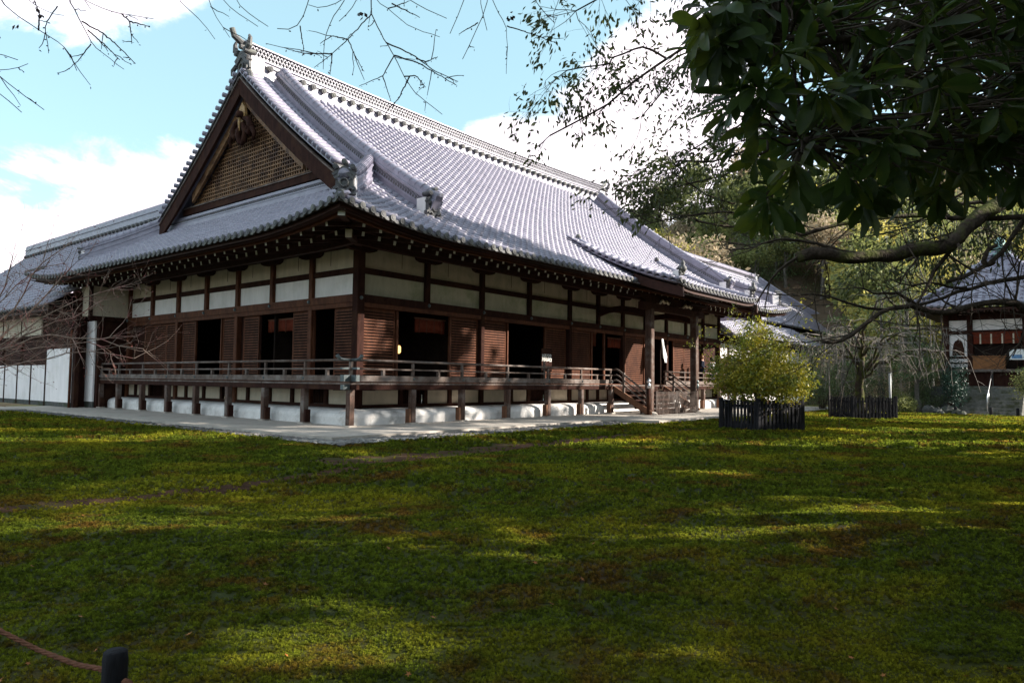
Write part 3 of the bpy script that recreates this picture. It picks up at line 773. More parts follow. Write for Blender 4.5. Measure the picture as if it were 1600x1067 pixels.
# --- ridges
def ridge(pts, h, w, name='ridge', cap=.13, parent=None, band=True, nrm=None):
    """stacked course ridge with ledges and a round cap, along a path lying on the roof"""
    pts = [Vector(p) for p in pts]; fr = []
    for i, p in enumerate(pts):
        d = (pts[min(i+1, len(pts)-1)]-pts[max(i-1, 0)]).normalized()
        up = Vector((0, 0, 1)); side = d.cross(up).normalized(); upn = side.cross(d)
        fr.append((p, side, upn))
    hw = w/2; c0 = h*.28
    sec = [(-hw*1.25, -.12), (-hw*1.25, .06), (-hw, .07), (-hw, c0), (-hw*1.12, c0+.01), (-hw*1.12, c0+.05), (-hw*.86, c0+.06), (-hw*.86, h*.68), (-hw*1.08, h*.69), (-hw*1.08, h*.76), (-hw*.8, h*.77), (-hw*.8, h)]
    sec = sec + [(-a, c) for a, c in reversed(sec)]
    m = MB(); m.sweep(sec, fr); r = m.build(name, tile_m, parent or roof)
    m = MB(); m.sweep([(cap*math.cos(q), h-.03+cap*math.sin(q)) for q in np.linspace(0, 2*math.pi, 11)[:-1]], fr); m.build('ridge_cap', tile_m, r, True)
    # joints of the cap tiles and a pierced band of small arches on both sides
    tot = 0; jm = MB(); bm_ = MB()
    L = [0]
    for i in range(len(pts)-1): L.append(L[-1]+(pts[i+1]-pts[i]).length)
    def at(s):
        for i in range(len(pts)-1):
            if s <= L[i+1] or i == len(pts)-2:
                t = (s-L[i])/(L[i+1]-L[i]); return (pts[i].lerp(pts[i+1], t), fr[i][1].lerp(fr[i+1][1], t).normalized(), fr[i][2].lerp(fr[i+1][2], t).normalized())
    s = .2
    while s < L[-1]:
        p, a, c = at(s); d = c.cross(a)
        o = p+c*(h-.03); ring = [o + (a*math.cos(q)+c*math.sin(q))*cap*1.10 for q in np.linspace(-.3, math.pi+.3, 8)]
        jm.tube(ring, .018, 4); s += .34
    jm.build('cap_joint', tile_m, r)
    if band:
        s = .1; 
        while s < L[-1]:
            p, a, c = at(s)
            for sg in (-1, 1):
                o = p + a*sg*hw*.86; d = c.cross(a)
                bm_.tube([o + d*-.05 + c*(c0+.08), o + d*-.035 + c*(h*.60), o + d*.035 + c*(h*.60), o + d*.05 + c*(c0+.08)], .022, 4)
            s += .15
        bm_.build('arch_band', tile_dark, r, kind='stuff')
    return r
def onigawara(pos, facing, sc=1.0, parent=None, label=None, horns=False):
    """ridge-end tile: stepped plate, chevron roof mouldings, ring emblem, three round tiles on top"""
    f = Vector((facing[0], facing[1], 0)).normalized(); s_ = Vector((-f.y, f.x, 0)); up = Vector((0, 0, 1))
    M = Matrix((( s_.x, f.x, 0, pos[0]), (s_.y, f.y, 0, pos[1]), (0, 0, 1, pos[2]), (0, 0, 0, 1))) @ Matrix.Scale(sc, 4)
    root = bpy.data.objects.new('ridge_end_tile', None); COL.objects.link(root); root.parent = parent or hall
    def put(m, name, mt=tile_dark, smooth=False):
        o = m.build(name, mt, root, smooth); o.matrix_basis = M; return o
    m = MB(); out = [(-.36, 0), (-.36, .22), (-.28, .27), (-.28, .52), (-.34, .58), (-.20, .80), (0, .90), (.20, .80), (.34, .58), (.28, .52), (.28, .27), (.36, .22), (.36, 0), (.18, -.05), (.10, .04), (-.10, .04), (-.18, -.05)]
    m.extrude([(a, 0, c) for a, c in out], (0, -.16, 0)); put(m, 'face_plate')
    m = MB()
    for dz, w in ((0, .37), (-.11, .31)):
        for sg in (-1, 1): m.bar((0, .02+.001*sg, .86+dz), (sg*w*1.0, .02+.001*sg, .60+dz), .10, .06, up=(0, 1, 0))
    put(m, 'chevron')
    m = MB(); m.tube([(.13*math.cos(q), .03, .36+.13*math.sin(q)) for q in np.linspace(0, 2*math.pi, 13)], .035, 5); put(m, 'ring_emblem')
    for sg in (-1, 1):
        m = MB(); m.tube([(sg*.30, .02, .13), (sg*.20, .05, .18), (sg*.12, .05, .10)], .045, 5); put(m, 'scroll')
    m = MB()
    for a, c in ((-.27, .86), (0, 1.03), (.27, .86)):
        m.tube([(a, .10, c), (a, -.30, c)], .088, 10); m.tube([(a, .115, c), (a, .101, c)], [.05, .055], 8)
    put(m, 'crest_tiles')
    m = MB(); m.box(-.30, .30, -.62, -.162, .02, .74); put(m, 'backing', plaster_w)
    if horns:
        m = MB(); m.tube([(0, -.5, 1.12), (0, .05, 1.17), (0, .30, 1.30), (0, .38, 1.52)], [.10, .11, .10, .09], 8)
        put(m, 'bird_perch_tile')
        m = MB()
        for sg in (-1, 1): m.tube([(sg*.25, -.02, .9), (sg*.42, .0, 1.0), (sg*.46, 0, 1.22), (sg*.40, 0, 1.32)], [.10, .10, .07, .04], 7)
        put(m, 'side_horn')
        for sg in (-1, 1):
            m = MB(); m.tube([(sg*.30, .0, .10), (sg*.52, .0, .02), (sg*.60, 0, -.18), (sg*.5, .02, -.28), (sg*.42, .02, -.16)], [.10, .10, .09, .07, .05], 7); put(m, 'side_curl')
            m = MB(); m.tube([(sg*.30, .03, .45), (sg*.50, .03, .36), (sg*.52, .03, .22), (sg*.42, .03, .2)], [.08, .08, .06, .04], 6); put(m, 'upper_side_curl')
    return root
# main ridge
def ridge_z(x): t = (x-15.4)/13.9; return 14.30 + .22*t*t
mr_pts = [(x, RIDGE_Y, ridge_z(x)) for x in np.linspace(1.62, 29.2, 40)]
mr_fr = [(Vector(p), Vector((0, 1, 0)), Vector((0, 0, 1))) for p in mr_pts]
m = MB(); sec = [(-.34, -.35), (-.34, .10), (-.26, .12), (-.26, .22), (-.32, .24), (-.32, .30), (-.24, .32), (-.24, .42), (-.30, .44), (-.30, .49)]
m.sweep(sec + [(-a, c) for a, c in reversed(sec)], mr_fr); main_ridge = m.build('main_ridge', tile_m, roof)
m = MB(); m.sweep([(-.12, .49), (.12, .49), (.12, .99), (-.12, .99)], mr_fr); m.build('ridge_core', tile_dark, main_ridge)
m = MB(); m.sweep([(-.26, .985), (-.26, 1.04), (-.16, 1.09), (.16, 1.09), (.26, 1.04), (.26, .985)], mr_fr); m.build('ridge_top', tile_m, main_ridge)
m = MB(); x = 1.75; row = 0
ringv = []
while x < 29.1:                              # pierced band: three rows of half-round tiles
    for rw in range(3):
        xx = x + (.085 if rw % 2 else 0)
        z = ridge_z(xx) + .50 + rw*.16
        for sg in (-1, 1):
            yb = RIDGE_Y + sg*.20
            q = [(xx-.075, z), (xx-.055, z+.09), (xx, z+.135), (xx+.055, z+.09), (xx+.075, z)]
            q2 = [(xx-.05, z), (xx-.035, z+.065), (xx, z+.095), (xx+.035, z+.065), (xx+.05, z)]
            if sg < 0 or x < 3:
                b = len(m.v)
                for (u, w_) in q: m.v.append((u, yb, w_))
                for (u, w_) in q2: m.v.append((u, yb, w_))
                for (u, w_) in q: m.v.append((u, RIDGE_Y+sg*.125, w_))
                for i in range(4): m.f += [[b+i, b+i+1, b+5+i+1, b+5+i], [b+i, b+10+i, b+10+i+1, b+i+1]]; m.m += [0, 0]
    x += .17
m.build('pierced_tiles', tile_m, main_ridge, kind='stuff')
for x in np.arange(2.6, 28.9, .36*1.5):      # row of round tile ends along the foot of the ridge
    o = link('ridge_foot_tile', disc_me, main_ridge); o.location = (x, RIDGE_Y-.44, ridge_z(x)+.14); o.scale = (1.25, 2.2, 1.25); o.rotation_euler = (.25, 0, 0)
onigawara((1.55, RIDGE_Y, 14.0), (-1, 0), 1.28, horns=True)
onigawara((29.4, RIDGE_Y, 14.1), (1, 0), 1.28, horns=True)
# descending ridges beside the gables and corner ridges
def kpath(P, x, d0, d1, k=22, off=.05): return [Vector(P(x, d)) + Vector((0, 0, off)) for d in np.linspace(d0, d1, k)]
for x, P, face in ((2.95, PF, (0, -1)), (27.85, PF, (0, -1)), (2.95, PB, (0, 1)), (27.85, PB, (0, 1))):
    ridge(kpath(P, x, 1.95, 11.55), .74, .40, 'descending_ridge', .15)
    e = P(x, 1.85); onigawara((e[0], e[1]+(-.02 if P is PF else .02), e[2]+.08), face, .92)
for cx_, cy_, sx, sy in ((EX0, EY0, 1, 1), (EX1, EY0, -1, 1), (EX0, EY1, 1, -1)):
    pts = []
    for d in np.linspace(1.75 if sy < 0 else .62, 5.2, 14):
        z = float(z0(d)+lift(d)); pts.append(Vector((cx_+sx*d, cy_+sy*d, z+.06)))
    pts[0].z += .02
    ridge(pts, .56, .38, 'corner_ridge', .17, band=False)
    e = pts[0]; onigawara((e.x-sx*.06, e.y-sy*.06, e.z-.02), (-sx*.75, -sy*.66), .86 if sy > 0 else .6)
    d = .12; e2 = Vector((cx_+sx*d, cy_+sy*d, float(z0(d)+lift(d)))); m = MB(); m.tube([e2+Vector((-sx*.12, -sy*.12, .05)), e2+Vector((sx*.5, sy*.5, .3))], .11, 10); m.build('corner_round_tile', tile_dark, roof, True)
# low ridge where the lower roof meets the gable
for y0_, y1_ in ((3.2, 16.1),):
    zz = float(z0(4.35)); ridge([(2.02, y, zz+.04) for y in np.linspace(y0_, y1_, 12)], .42, .34, 'gable_foot_ridge', .07, band=True)
# --- gable: verge tiles, bargeboards, lattice, pendant
for P, s_ in ((PF, 1), (PB, -1)):
    d = 5.45
    m = MB()
    rows = []
    while d < 11.8:
        p, t, s, n_ = frame(P, VX0+.3, d); 
        if s_ < 0: n_ = -n_ if n_[2] < 0 else n_
        p = Vector(p); n_ = Vector(n_) if n_[2] > 0 else -Vector(n_)
        vt = MB(); a = Vector((VX0-.10, p.y, p.z)) + n_*.10; b = Vector((VX0+.62, p.y, p.z)) + n_*.13
        vt.tube([a, b], [.105, .09], 8); vt.tube([a-Vector((.025, 0, 0)), a+Vector((.001, 0, 0))], [.05, .06], 8)
        vt.build('verge_tile', tile_m, roof, True)
        d += .345/math.sqrt(1+(.519+.0308*d)**2)
    dd = np.linspace(5.3, 11.9, 24)
    for xo, r_ in ((VX0+.74, .11), (VX0+1.06, .11)):
        m = MB(); m.tube([Vector(P(xo, d)) + Vector((0, 0, .06)) for d in dd], r_, 8); m.build('long_verge_tile', tile_m, roof, True)
    m = MB(); m.sweep([(-.30, -.06), (.30, -.06), (.30, .015), (-.30, .015)], [(Vector(P(VX0+.31, d)), Vector((1, 0, 0)), Vector((0, -.6*s_*0, 1))) for d in dd]); m.build('verge_bed', tile_dark, roof)
    # bargeboards with a thin pale fillet on their upper edge
    m = MB(); m.sweep([(0, -.30), (.11, -.30), (.11, -1.02), (0, -1.02)], [(Vector((VX0+.04, P(5, d)[1], float(z0(d)))), Vector((1, 0, 0)), Vector((0, 0, 1))) for d in np.linspace(5.15, 11.94, 24)]); bb = m.build('bargeboard', wood, hall)
    m = MB(); m.sweep([(0, -.27), (.16, -.27), (.16, -.33), (0, -.33)], [(Vector((VX0-.01, P(5, d)[1], float(z0(d)))), Vector((1, 0, 0)), Vector((0, 0, 1))) for d in np.linspace(5.15, 11.94, 24)]); m.build('bargeboard_fillet', wood_grey, bb)
    m = MB(); m.sweep([(0, -.95), (.12, -.95), (.12, -1.38), (0, -1.38)], [(Vector((VX0+.30, P(5, d)[1], float(z0(d)))), Vector((1, 0, 0)), Vector((0, 0, 1))) for d in np.linspace(7.7, 11.94, 22)]); m.build('inner_bargeboard', lattice_m, hall)
gx = 2.1
def gable_top(y): return float(z0(min(y-EY0, EY1-y))) - 1.15
lat = MB()
y = 4.6
while y < 14.75:
    zt = gable_top(y)
    if zt > 9.45: lat.box(gx-.05, gx-.005, y-.028, y+.028, 9.36, zt)
    y += .165
z = 9.45
while z < 12.6:
    d = (-.519+math.sqrt(.519**2+4*.0154*(z+1.15-5.92)))/(2*.0154); ya, yb = EY0+d, EY1-d
    if yb-ya > .2: lat.box(gx-.075, gx-.03, ya, yb, z-.025, z+.025)
    z += .165
lat.build('gable_lattice', lattice_m, hall, kind='stuff')
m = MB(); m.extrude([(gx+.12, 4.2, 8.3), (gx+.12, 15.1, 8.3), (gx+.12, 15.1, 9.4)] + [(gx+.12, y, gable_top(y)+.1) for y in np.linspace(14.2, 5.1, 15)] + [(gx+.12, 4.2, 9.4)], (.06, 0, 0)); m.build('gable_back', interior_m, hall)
m = MB(); m.cbox(gx-.16, gx+.1, 4.2, 15.1, 9.02, 9.36, .02); m.build('gable_sill', wood, hall)
m = MB(); m.cbox(gx-.20, gx-.161, 4.1, 15.2, 9.30, 9.345, .01); m.build('gable_sill_strip', wood_grey, hall)
# carved pendant under the apex
pend = bpy.data.objects.new('gable_pendant', None); COL.objects.link(pend); pend.parent = hall
m = MB(); m.extrude([(VX0+.16, RIDGE_Y+a, c) for a, c in ((0, 13.0), (.20, 12.75), (.25, 12.45), (.12, 12.2), (0, 12.05), (-.12, 12.2), (-.25, 12.45), (-.20, 12.75))], (.12, 0, 0)); m.build('pendant_plate', gold_wood, pend)
m = MB(); m.lathe([(.05, -.16), (.14, -.12), (.17, 0), (.14, .12), (.05, .16)], (0, 0, 0), 10); b_ = m.build('pendant_boss', wood, pend, True); b_.rotation_euler = (0, -math.pi/2, 0); b_.location = (VX0+.08, RIDGE_Y, 12.45)
m = MB()
for sg in (-1, 1):
    m.tube([(VX0+.2, RIDGE_Y+sg*.1, 12.3), (VX0+.2, RIDGE_Y+sg*.45, 12.2), (VX0+.2, RIDGE_Y+sg*.7, 11.85), (VX0+.2, RIDGE_Y+sg*.55, 11.6), (VX0+.2, RIDGE_Y+sg*.3, 11.75), (VX0+.2, RIDGE_Y+sg*.42, 11.95)], [.10, .14, .15, .13, .10, .07], 7)
    m.tube([(VX0+.2, RIDGE_Y+sg*.05, 12.1), (VX0+.2, RIDGE_Y+sg*.28, 11.7), (VX0+.2, RIDGE_Y+sg*.16, 11.35), (VX0+.2, RIDGE_Y, 11.25)], [.12, .14, .12, .08], 7)
    m.tube([(VX0+.2, RIDGE_Y+sg*.7, 11.85), (VX0+.2, RIDGE_Y+sg*.95, 11.5), (VX0+.2, RIDGE_Y+sg*.85, 11.25)], [.11, .10, .05], 6)
m.build('pendant_carving', wood, pend, True)
m = MB(); m.tube([(VX0+.06, RIDGE_Y, 12.3), (VX0+.04, RIDGE_Y-.03, 12.0), (VX0+.05, RIDGE_Y-.06, 11.75)], [.06, .045, .02], 6); m.build('pendant_tongue', gold_wood, pend, True)
# --- eaves: soffit, fascias, two tiers of rafters with white painted ends
def zs(d, u): return 5.56 + .2*d + float(lift(u))*max(0, 1-d/6)
def eave_pt(face, a, d):
    if face == 'F': return Vector((a, EY0+d, zs(d, min(a-EX0, EX1-a))))
    return Vector((EX0+d, a, zs(d, min(a-EY0, EY1-a))))
for face, lo, hi in (('F', EX0, EX1), ('L', EY0, EY1)):
    mb = MB(); D = [.05, .5, 1.2, 2.2, 3.5]
    V = np.array([[eave_pt(face, a, d)+Vector((0, 0, .10)) for a in span(lo+d, hi-d, 50)] for d in D]); addgrid(V)
    mb.build('soffit_boards', wood_eave, hall, True)
    def strip(name, d, th, za, zb, m_):
        s_ = MB(); fr = []
        for a in span(lo+d+.02, hi-d-.02, 60): p = eave_pt(face, a, d); fr.append((p, Vector((0, 1, 0)) if face == 'F' else Vector((1, 0, 0)), Vector((0, 0, 1))))
        s_.sweep([(0, za), (th, za), (th, zb), (0, zb)], fr); s_.build(name, m_, hall)
    strip('eave_fascia', .16, .10, .17, .34, wood_eave)
    strip('eave_fascia', .30, .09, .03, .165, wood_red)
    strip('second_fascia', 1.34, .10, -.02, .095, wood_eave)
    strip('eave_purlin', 2.3, .18, -.32, -.10, wood_eave)
    a = lo + .62; k = 0
    aa = np.arange(lo+.62+.0, hi-.5, .608)
    for a in aa:
        ye = min(a-lo, hi-a)
        if face == 'F' and 13.6 < a < 22.1: pass
        for (d0, d1, w, h, dz, nm) in ((.50, 1.75, .10, .125, .005, 'flying_rafter'), (1.28, 3.6, .105, .14, -.12, 'base_rafter')):
            if ye < d0+.15: continue
            d1 = min(d1, ye-.05)
            if d1-d0 < .2: continue
            r_ = MB(); p = eave_pt(face, a, d0)+Vector((0, 0, dz)); q = eave_pt(face, a, d1)+Vector((0, 0, dz))
            r_.bar(p, q, w, h, end_mi=1); r_.build(nm, [wood_eave, white_end], hall)
for (sx, sy, cx_, cy_) in ((1, 1, EX0, EY0), (-1, 1, EX1, EY0)):
    for (d0, dz, w, h, nm, mm) in ((.30, .10, .20, .26, 'hip_rafter', white_end), (1.40, -.22, .20, .24, 'hip_rafter', plaster)):
        r_ = MB(); p = Vector((cx_+sx*d0, cy_+sy*d0, zs(d0, d0)+dz)); q = Vector((cx_+sx*3.7, cy_+sy*3.7, zs(3.7, 3.7)+dz-.02))
        r_.bar(p, q, w, h, end_mi=1); r_.build(nm, [wood_eave, mm], hall)
# --- canopy roof over the stairs
KX0, KX1, KY = 13.45, 22.25, -4.25
def PK(x, d):                                 # d from the canopy eave inwards
    y = KY + d; t = d/5.6
    u = min(x-KX0, KX1-x)
    z = 5.68 + 2.42*(.62*t + .38*t*t) + .16*max(0, 1-u/1.6)**2
    return np.array([x, y, z])
mb = MB(); D = list(np.linspace(0, 5.75, 16)); addgrid(sheet(PK, [np.linspace(KX0, KX1, 24) for d in D], D, .05))
can = mb.build('canopy_roof', tile_m, hall, True); s_ = can.modifiers.new('depth', 'SOLIDIFY'); s_.thickness = .07; s_.offset = -1
kc, kp = [], []; nc = 24; pit = (KX1-KX0)/nc
for c in range(nc+1):
    for half in (0, 1):
        a = KX0+pit*(c+.5*half)
        if a > KX1: continue
        d = 0
        while d < 5.65:
            (kp if half else kc).append(jit(M4(*frame(PK, min(max(a, KX0+.03), KX1-.03), d)))); d += COURSE/1.09
        p, t, s, n_ = frame(PK, min(max(a, KX0+.03), KX1-.03), -.02)
        o = link('eave_drip_tile' if half else 'eave_disc', drip_me if half else disc_me, can); up = np.array([0, 0, 1.]); back = np.cross(up, t)
        o.matrix_basis = Matrix(M4(p+n_*(0 if half else .045), t, back, np.cross(t, back)).tolist())
for nm, ms, tv, tf in (('round_tile', kc, ct, cf), ('flat_tile', kp, pt, pf)):
    near, rest = split(ms, 150)
    me = np_mesh(nm, tv, tf, tile_m)
    for q in near: link(nm, me, can).matrix_basis = Matrix(q.tolist())
    V, F = stamp(tv, tf, rest); link(nm+'s', np_mesh(nm+'s', V, F, tile_m), can, kind='stuff')
for x, sg in ((KX0, 1), (KX1, -1)):
    dd = np.linspace(-.05, 2.25, 9)
    m = MB(); m.sweep([(-.06, -.22), (.06, -.22), (.06, -.62), (-.06, -.62)], [(Vector(PK(x+sg*.25, d)), Vector((1, 0, 0)), Vector((0, 0, 1))) for d in dd]); m.build('canopy_bargeboard', wood_eave, hall)
    m = MB(); d = .05
    while d < 4.9:
        p = Vector(PK(x, d)); vt = MB(); vt.tube([p+Vector((-sg*.12, 0, .03)), p+Vector((sg*.4, 0, .13))], [.105, .09], 8); vt.build('verge_tile', tile_m, can, True); d += .36
    m = MB(); m.tube([Vector(PK(x+sg*.52, d))+Vector((0, 0, .14)) for d in np.linspace(.1, 5.5, 16)], .13, 8); m.build('canopy_verge_ridge', tile_m, can, True)
    p = PK(x+sg*.45, .1); onigawara((p[0], p[1], p[2]+.08), (0, -1), .58)
    m = MB(); q = Vector(p)+Vector((0, -.02, .45)); m.lathe([(.10, 0), (.17, .08), (.16, .2), (.08, .28), (.10, .36), (.03, .50)], q, 10); m.build('jewel_finial', tile_dark, can, True)
    p = PK(x+sg*.55, 5.45); m = MB(); m.lathe([(.12, 0), (.14, .12), (.06, .22)], Vector(p)+Vector((0, 0, .2)), 8); m.build('finial', tile_dark, can, True)
mb = MB(); D = [.12, .7, 1.5, 2.3]; addgrid(sheet(PK, [np.linspace(KX0+.3, KX1-.3, 8) for d in D], D, .20)); mb.build('canopy_soffit', wood_eave, hall)
m = MB(); m.sweep([(0, -.30), (.08, -.30), (.08, -.12), (0, -.12)], [(Vector(PK(x, .12)), Vector((0, 1, 0)), Vector((0, 0, 1))) for x in np.linspace(KX0+.2, KX1-.2, 12)]); m.build('canopy_fascia', wood_eave, hall)
for x in np.arange(KX0+.6, KX1-.4, .608):
    r_ = MB(); a = Vector(PK(x, .5))-Vector((0, 0, .30)); b = Vector(PK(x, 2.5))-Vector((0, 0, .32)); r_.bar(a, b, .10, .12, end_mi=1); r_.build('canopy_rafter', [wood_eave, white_end], hall)
# ------------------------------------------------------------------ other buildings
def tiled_slope(name, parent, P, lo, hi, dmax, val=lambda a, d: True, pitch=.38, flip=False, eave=True, step=.4):
    """a far tiled slope: bed sheet plus tile rows with stepped courses"""
    D = np.linspace(0, dmax, 14); A = np.linspace(lo, hi, 40); mb = MB()
    V = np.array([[P(a, d) for a in A] for d in D]); b = 0; h, w = V.shape[:2]
    mb.v = [tuple(p) for p in V.reshape(-1, 3)]
    for i in range(h-1):
        for j in range(w-1):
            if val(.5*(A[j]+A[j+1]), D[i]): mb.f.append([i*w+j, i*w+j+1, (i+1)*w+j+1, (i+1)*w+j]); mb.m.append(0)
    o = mb.build(name, tile_m, parent, True)
    sm = o.modifiers.new('depth', 'SOLIDIFY'); sm.thickness = .08; sm.offset = -1
    cs, ps = [], []
    n = int((hi-lo)/pitch)
    for c in range(n+1):
        for half in (0, 1):
            a = lo+(hi-lo)*(c+.5*half)/n
            if a > hi: continue
            d = 0.
            while d < dmax-.1:
                if val(a, d):
                    m = M4(*frame(P, a, d, flip)); m[:3, :3] = m[:3, :3] @ np.diag([pitch/.36, step/.33, 1.1]); (ps if half else cs).append(m)
                d += step*.88
    for nm, ms, tv, tf in (('round_tiles', cs, ct, cf), ('flat_tiles', ps, pt, pf)):
        V, F = stamp(tv, tf, ms); link(nm, np_mesh(nm, V, F, tile_m), o, kind='stuff')
    if eave:
        ms = [M4(*frame(P, a, -.02, flip)) for a in np.linspace(lo, hi, n+1) if val(a, 0)]
        dv = np.array([v.co for v in disc_me.vertices]); df = np.array([[p.vertices[0], p.vertices[i], p.vertices[i+1]] for p in disc_me.polygons for i in range(1, len(p.vertices)-1)])
        V, F = stamp(dv, df, ms); link('eave_discs', np_mesh('eave_discs', V, F, tile_dark), o, kind='stuff')
    return o
# --- left wing behind the hall
wing = empty('wing_building', (-1, 30, 0), 0, 'lower left wing with white boarded skirting and tall tiled ridge behind bare twigs', 'building')
wing.location = (0, 0, 0)
def wpart(name, m, *b): return box_part(name, m, wing, *b)
wpart('wall', wood, -.9, -.6, 19.3, 46, .1, 5.5)
m = MB(); m.extrude([(-.9, 19.5, .1), (5.9, 19.5, .1)] + [(x, 19.5, float(4.70+.66*(x+2.1)+.0135*(x+2.1)**2)) for x in (5.9, 3.5, 1, -.9)], (0, .2, 0)); m.build('end_gable_wall', wood, wing)
wpart('base_board', stone_dark, -1.0, -.901, 19.3, 46, .1, .33)
y = 19.35
for i in range(13):
    w = 3.2 if i == 0 else 2.05
    top = 2.87 if i == 0 else 2.10
    wpart('white_skirt_panel', plaster_w, -1.0, -.905, y+.06, y+w-.06, .335, top)
    wpart('panel_post', wood, -1.03, -.904, y+w-.055, y+w+.055, .12, top+.02)
    y += w
y = 23.4
for i in range(8):
    wpart('upper_plaster_panel', plaster, -.99, -.905, y+.07, y+2.9, 3.62, 4.72); wpart('wing_post', wood, -1.0, -.904, y+2.91, y+3.07, 2.2, 4.8); y += 2.97
wpart('head_beam', wood, -1.02, -.904, 19.3, 46, 3.48, 3.61)
m = MB(); m.tube([(-1.1, 19.1, .1), (-1.1, 19.1, 3.7)], .055, 8); m.build('downpipe', wood_red, wing, True)
m = MB(); m.cbox(-.95, -.75, 19.0, 19.28, .1, 4.2, .02); m.build('corner_post', wood, wing)
wpart('white_end_panel', plaster_w, -.32, -.22, 18.62, 20.05, .40, 4.15)
wpart('end_panel_base', stone_dark, -.30, -.22, 18.62, 20.05, .1, .398)
wpart('upper_end_wall', plaster, -.62, 1.08, 18.3, 20.6, 4.37, 5.75)
wpart('end_wall_beam', wood, -.7, 1.08, 18.27, 18.45, 4.18, 4.365)
wpart('end_wall_post', wood, -.70, -.56, 18.25, 18.42, 4.37, 5.8)
wpart('dark_end_wall', wood, -.2, 1.25, 18.45, 20.6, .1, 4.36)
def PW(y, d): return np.array([-2.1+d, y, 4.78 + .66*d + .0135*d*d])
tiled_slope('wing_roof', wing, PW, 19.5, 50, 8.1, pitch=.4, flip=True)
ridge([(6.1, y, 11.0) for y in np.linspace(18.5, 50, 30)], 1.0, .5, 'wing_ridge', .16, wing, band=False)
for y in np.arange(20, 50, .6):
    o = link('ridge_foot_tile', disc_me, wing); o.location = (5.72, y, 11.12); o.rotation_euler = (0, 0, -math.pi/2); o.scale = (1.2, 2, 1.2)
m = MB(); m.cbox(-2.0, -.9, 19.5, 50, 4.55, 4.70, .01); m.build('wing_soffit', wood_eave, wing)
# --- low corridor and rear hall to the right
cor = empty('corridor_building', (0, 0, 0), 0, 'low covered corridor with a tiled roof joining the hall on its right', 'building')
def PC(x, d): return np.array([x, .8+d, 4.72 + .55*d])
tiled_slope('corridor_roof', cor, PC, 30.2, 52, 3.2, pitch=.36)
box_part('corridor_wall', wood, cor, 30.5, 52, 2.0, 2.2, .1, 4.9)
for i in range(8): box_part('plaster_panel', plaster_w, cor, 31+i*2.5, 33.1+i*2.5, 1.95, 1.998, 3.3, 4.25)
for i in range(8): box_part('base_panel', plaster_w, cor, 31+i*2.5, 33.1+i*2.5, 1.95, 1.998, .1, .9)
rear = empty('rear_hall', (0, 0, 0), 0, 'second tiled hall with bright sunlit ridge rising behind the right end of the main roof', 'building')
def PRr(x, d): return np.array([x, 4.2+d, 6.9 + .52*d + .02*d*d])
tiled_slope('rear_roof', rear, PRr, 36, 78, 9.6, lambda a, d: a < 78-d*.85 and a > 36+d*.3, pitch=.42, step=.5)
ridge([(x, 13.9, 13.6) for x in np.linspace(38, 70, 24)], .85, .5, 'rear_ridge', .16, rear)
ridge([tuple(PRr(78-d*.85, d)+[0, 0, .05]) for d in np.linspace(9.5, .5, 12)], .6, .4, 'rear_hip_ridge', .15, rear, band=False)
onigawara((70.1, 13.9, 13.4), (1, 0), 1.2, rear)
onigawara((77.6, 4.6, 7.0), (.7, -.7), 1.0, rear)
box_part('rear_wall', wood, rear, 38, 76, 6.5, 6.8, 0, 7.6)
for i in range(14): box_part('plaster_panel', plaster_w, rear, 38.4+i*2.6, 40.6+i*2.6, 6.44, 6.498, 4.5, 6.2)
def PRe(y, d): return np.array([78.0-d*.85, y, 6.9+.52*d+.02*d*d])
# --- small square hall with pyramid roof on the right
tem = empty('small_hall', (0, 0, 0), 0, 'small square hall with a pyramid tiled roof and copper finial above stone steps', 'temple')
TX, TYc = 40.6, -12.9
def tp(name, m, *b): return box_part(name, m, tem, *b)
def PT(y, d): t = d/4.2; return np.array([TX-4.3+d, y, 6.35 + 3.75*(.72*t+.28*t*t) + .22*max(0, 1-min(y-(TYc-4.3), TYc+4.3-y)/2)**2])
def PT2(x, d): t = d/4.2; return np.array([x, TYc+4.3-d, 6.35 + 3.75*(.72*t+.28*t*t) + .22*max(0, 1-min(x-(TX-4.3), TX+4.3-x)/2)**2])
def PT3(x, d): p = PT2(x, d); return np.array([p[0], 2*TYc-p[1], p[2]])
tiled_slope('pyramid_roof', tem, PT, TYc-4.3, TYc+4.3, 4.0, lambda a, d: min(a-(TYc-4.3), TYc+4.3-a) >= d-.15, pitch=.37, flip=True)
tiled_slope('pyramid_roof', tem, PT2, TX-4.3, TX+4.3, 4.0, lambda a, d: min(a-(TX-4.3), TX+4.3-a) >= d-.15, pitch=.37, flip=True, eave=False)
tiled_slope('pyramid_roof', tem, PT3, TX-4.3, TX+4.3, 4.0, lambda a, d: min(a-(TX-4.3), TX+4.3-a) >= d-.15, pitch=.37, eave=False)
for sy in (1, -1):
    m = MB(); m.tube([Vector((TX-4.3+d, TYc+sy*(4.3-d), PT(TYc, d)[2]+.12+.22*max(0, 1-d/2)**2)) for d in np.linspace(.2, 4.0, 10)], .14, 8); m.build('hip_ridge', tile_m, tem, True)
m = MB(); m.lathe([(.75, 9.75), (.75, 9.95), (.5, 10.0), (.5, 10.2), (.62, 10.25), (.40, 10.42), (.16, 10.5), (.30, 10.66), (.26, 10.85), (.02, 11.1)], (TX, TYc, 0), 12); m.build('finial', copper, tem, True)
tp('core', wood, TX-2.65, TX+2.65, TYc-2.65, TYc+2.65, 1.5, 6.4)
tp('soffit', wood_eave, TX-4.15, TX+4.15, TYc-4.15, TYc+4.15, 6.08, 6.2)
for yy in np.arange(TYc-3.9, TYc+4.0, .4):
    m = MB(); m.bar((TX-4.1, yy, 6.02), (TX-2.6, yy, 6.06), .09, .1, end_mi=0); m.build('rafter', wood_eave, tem)
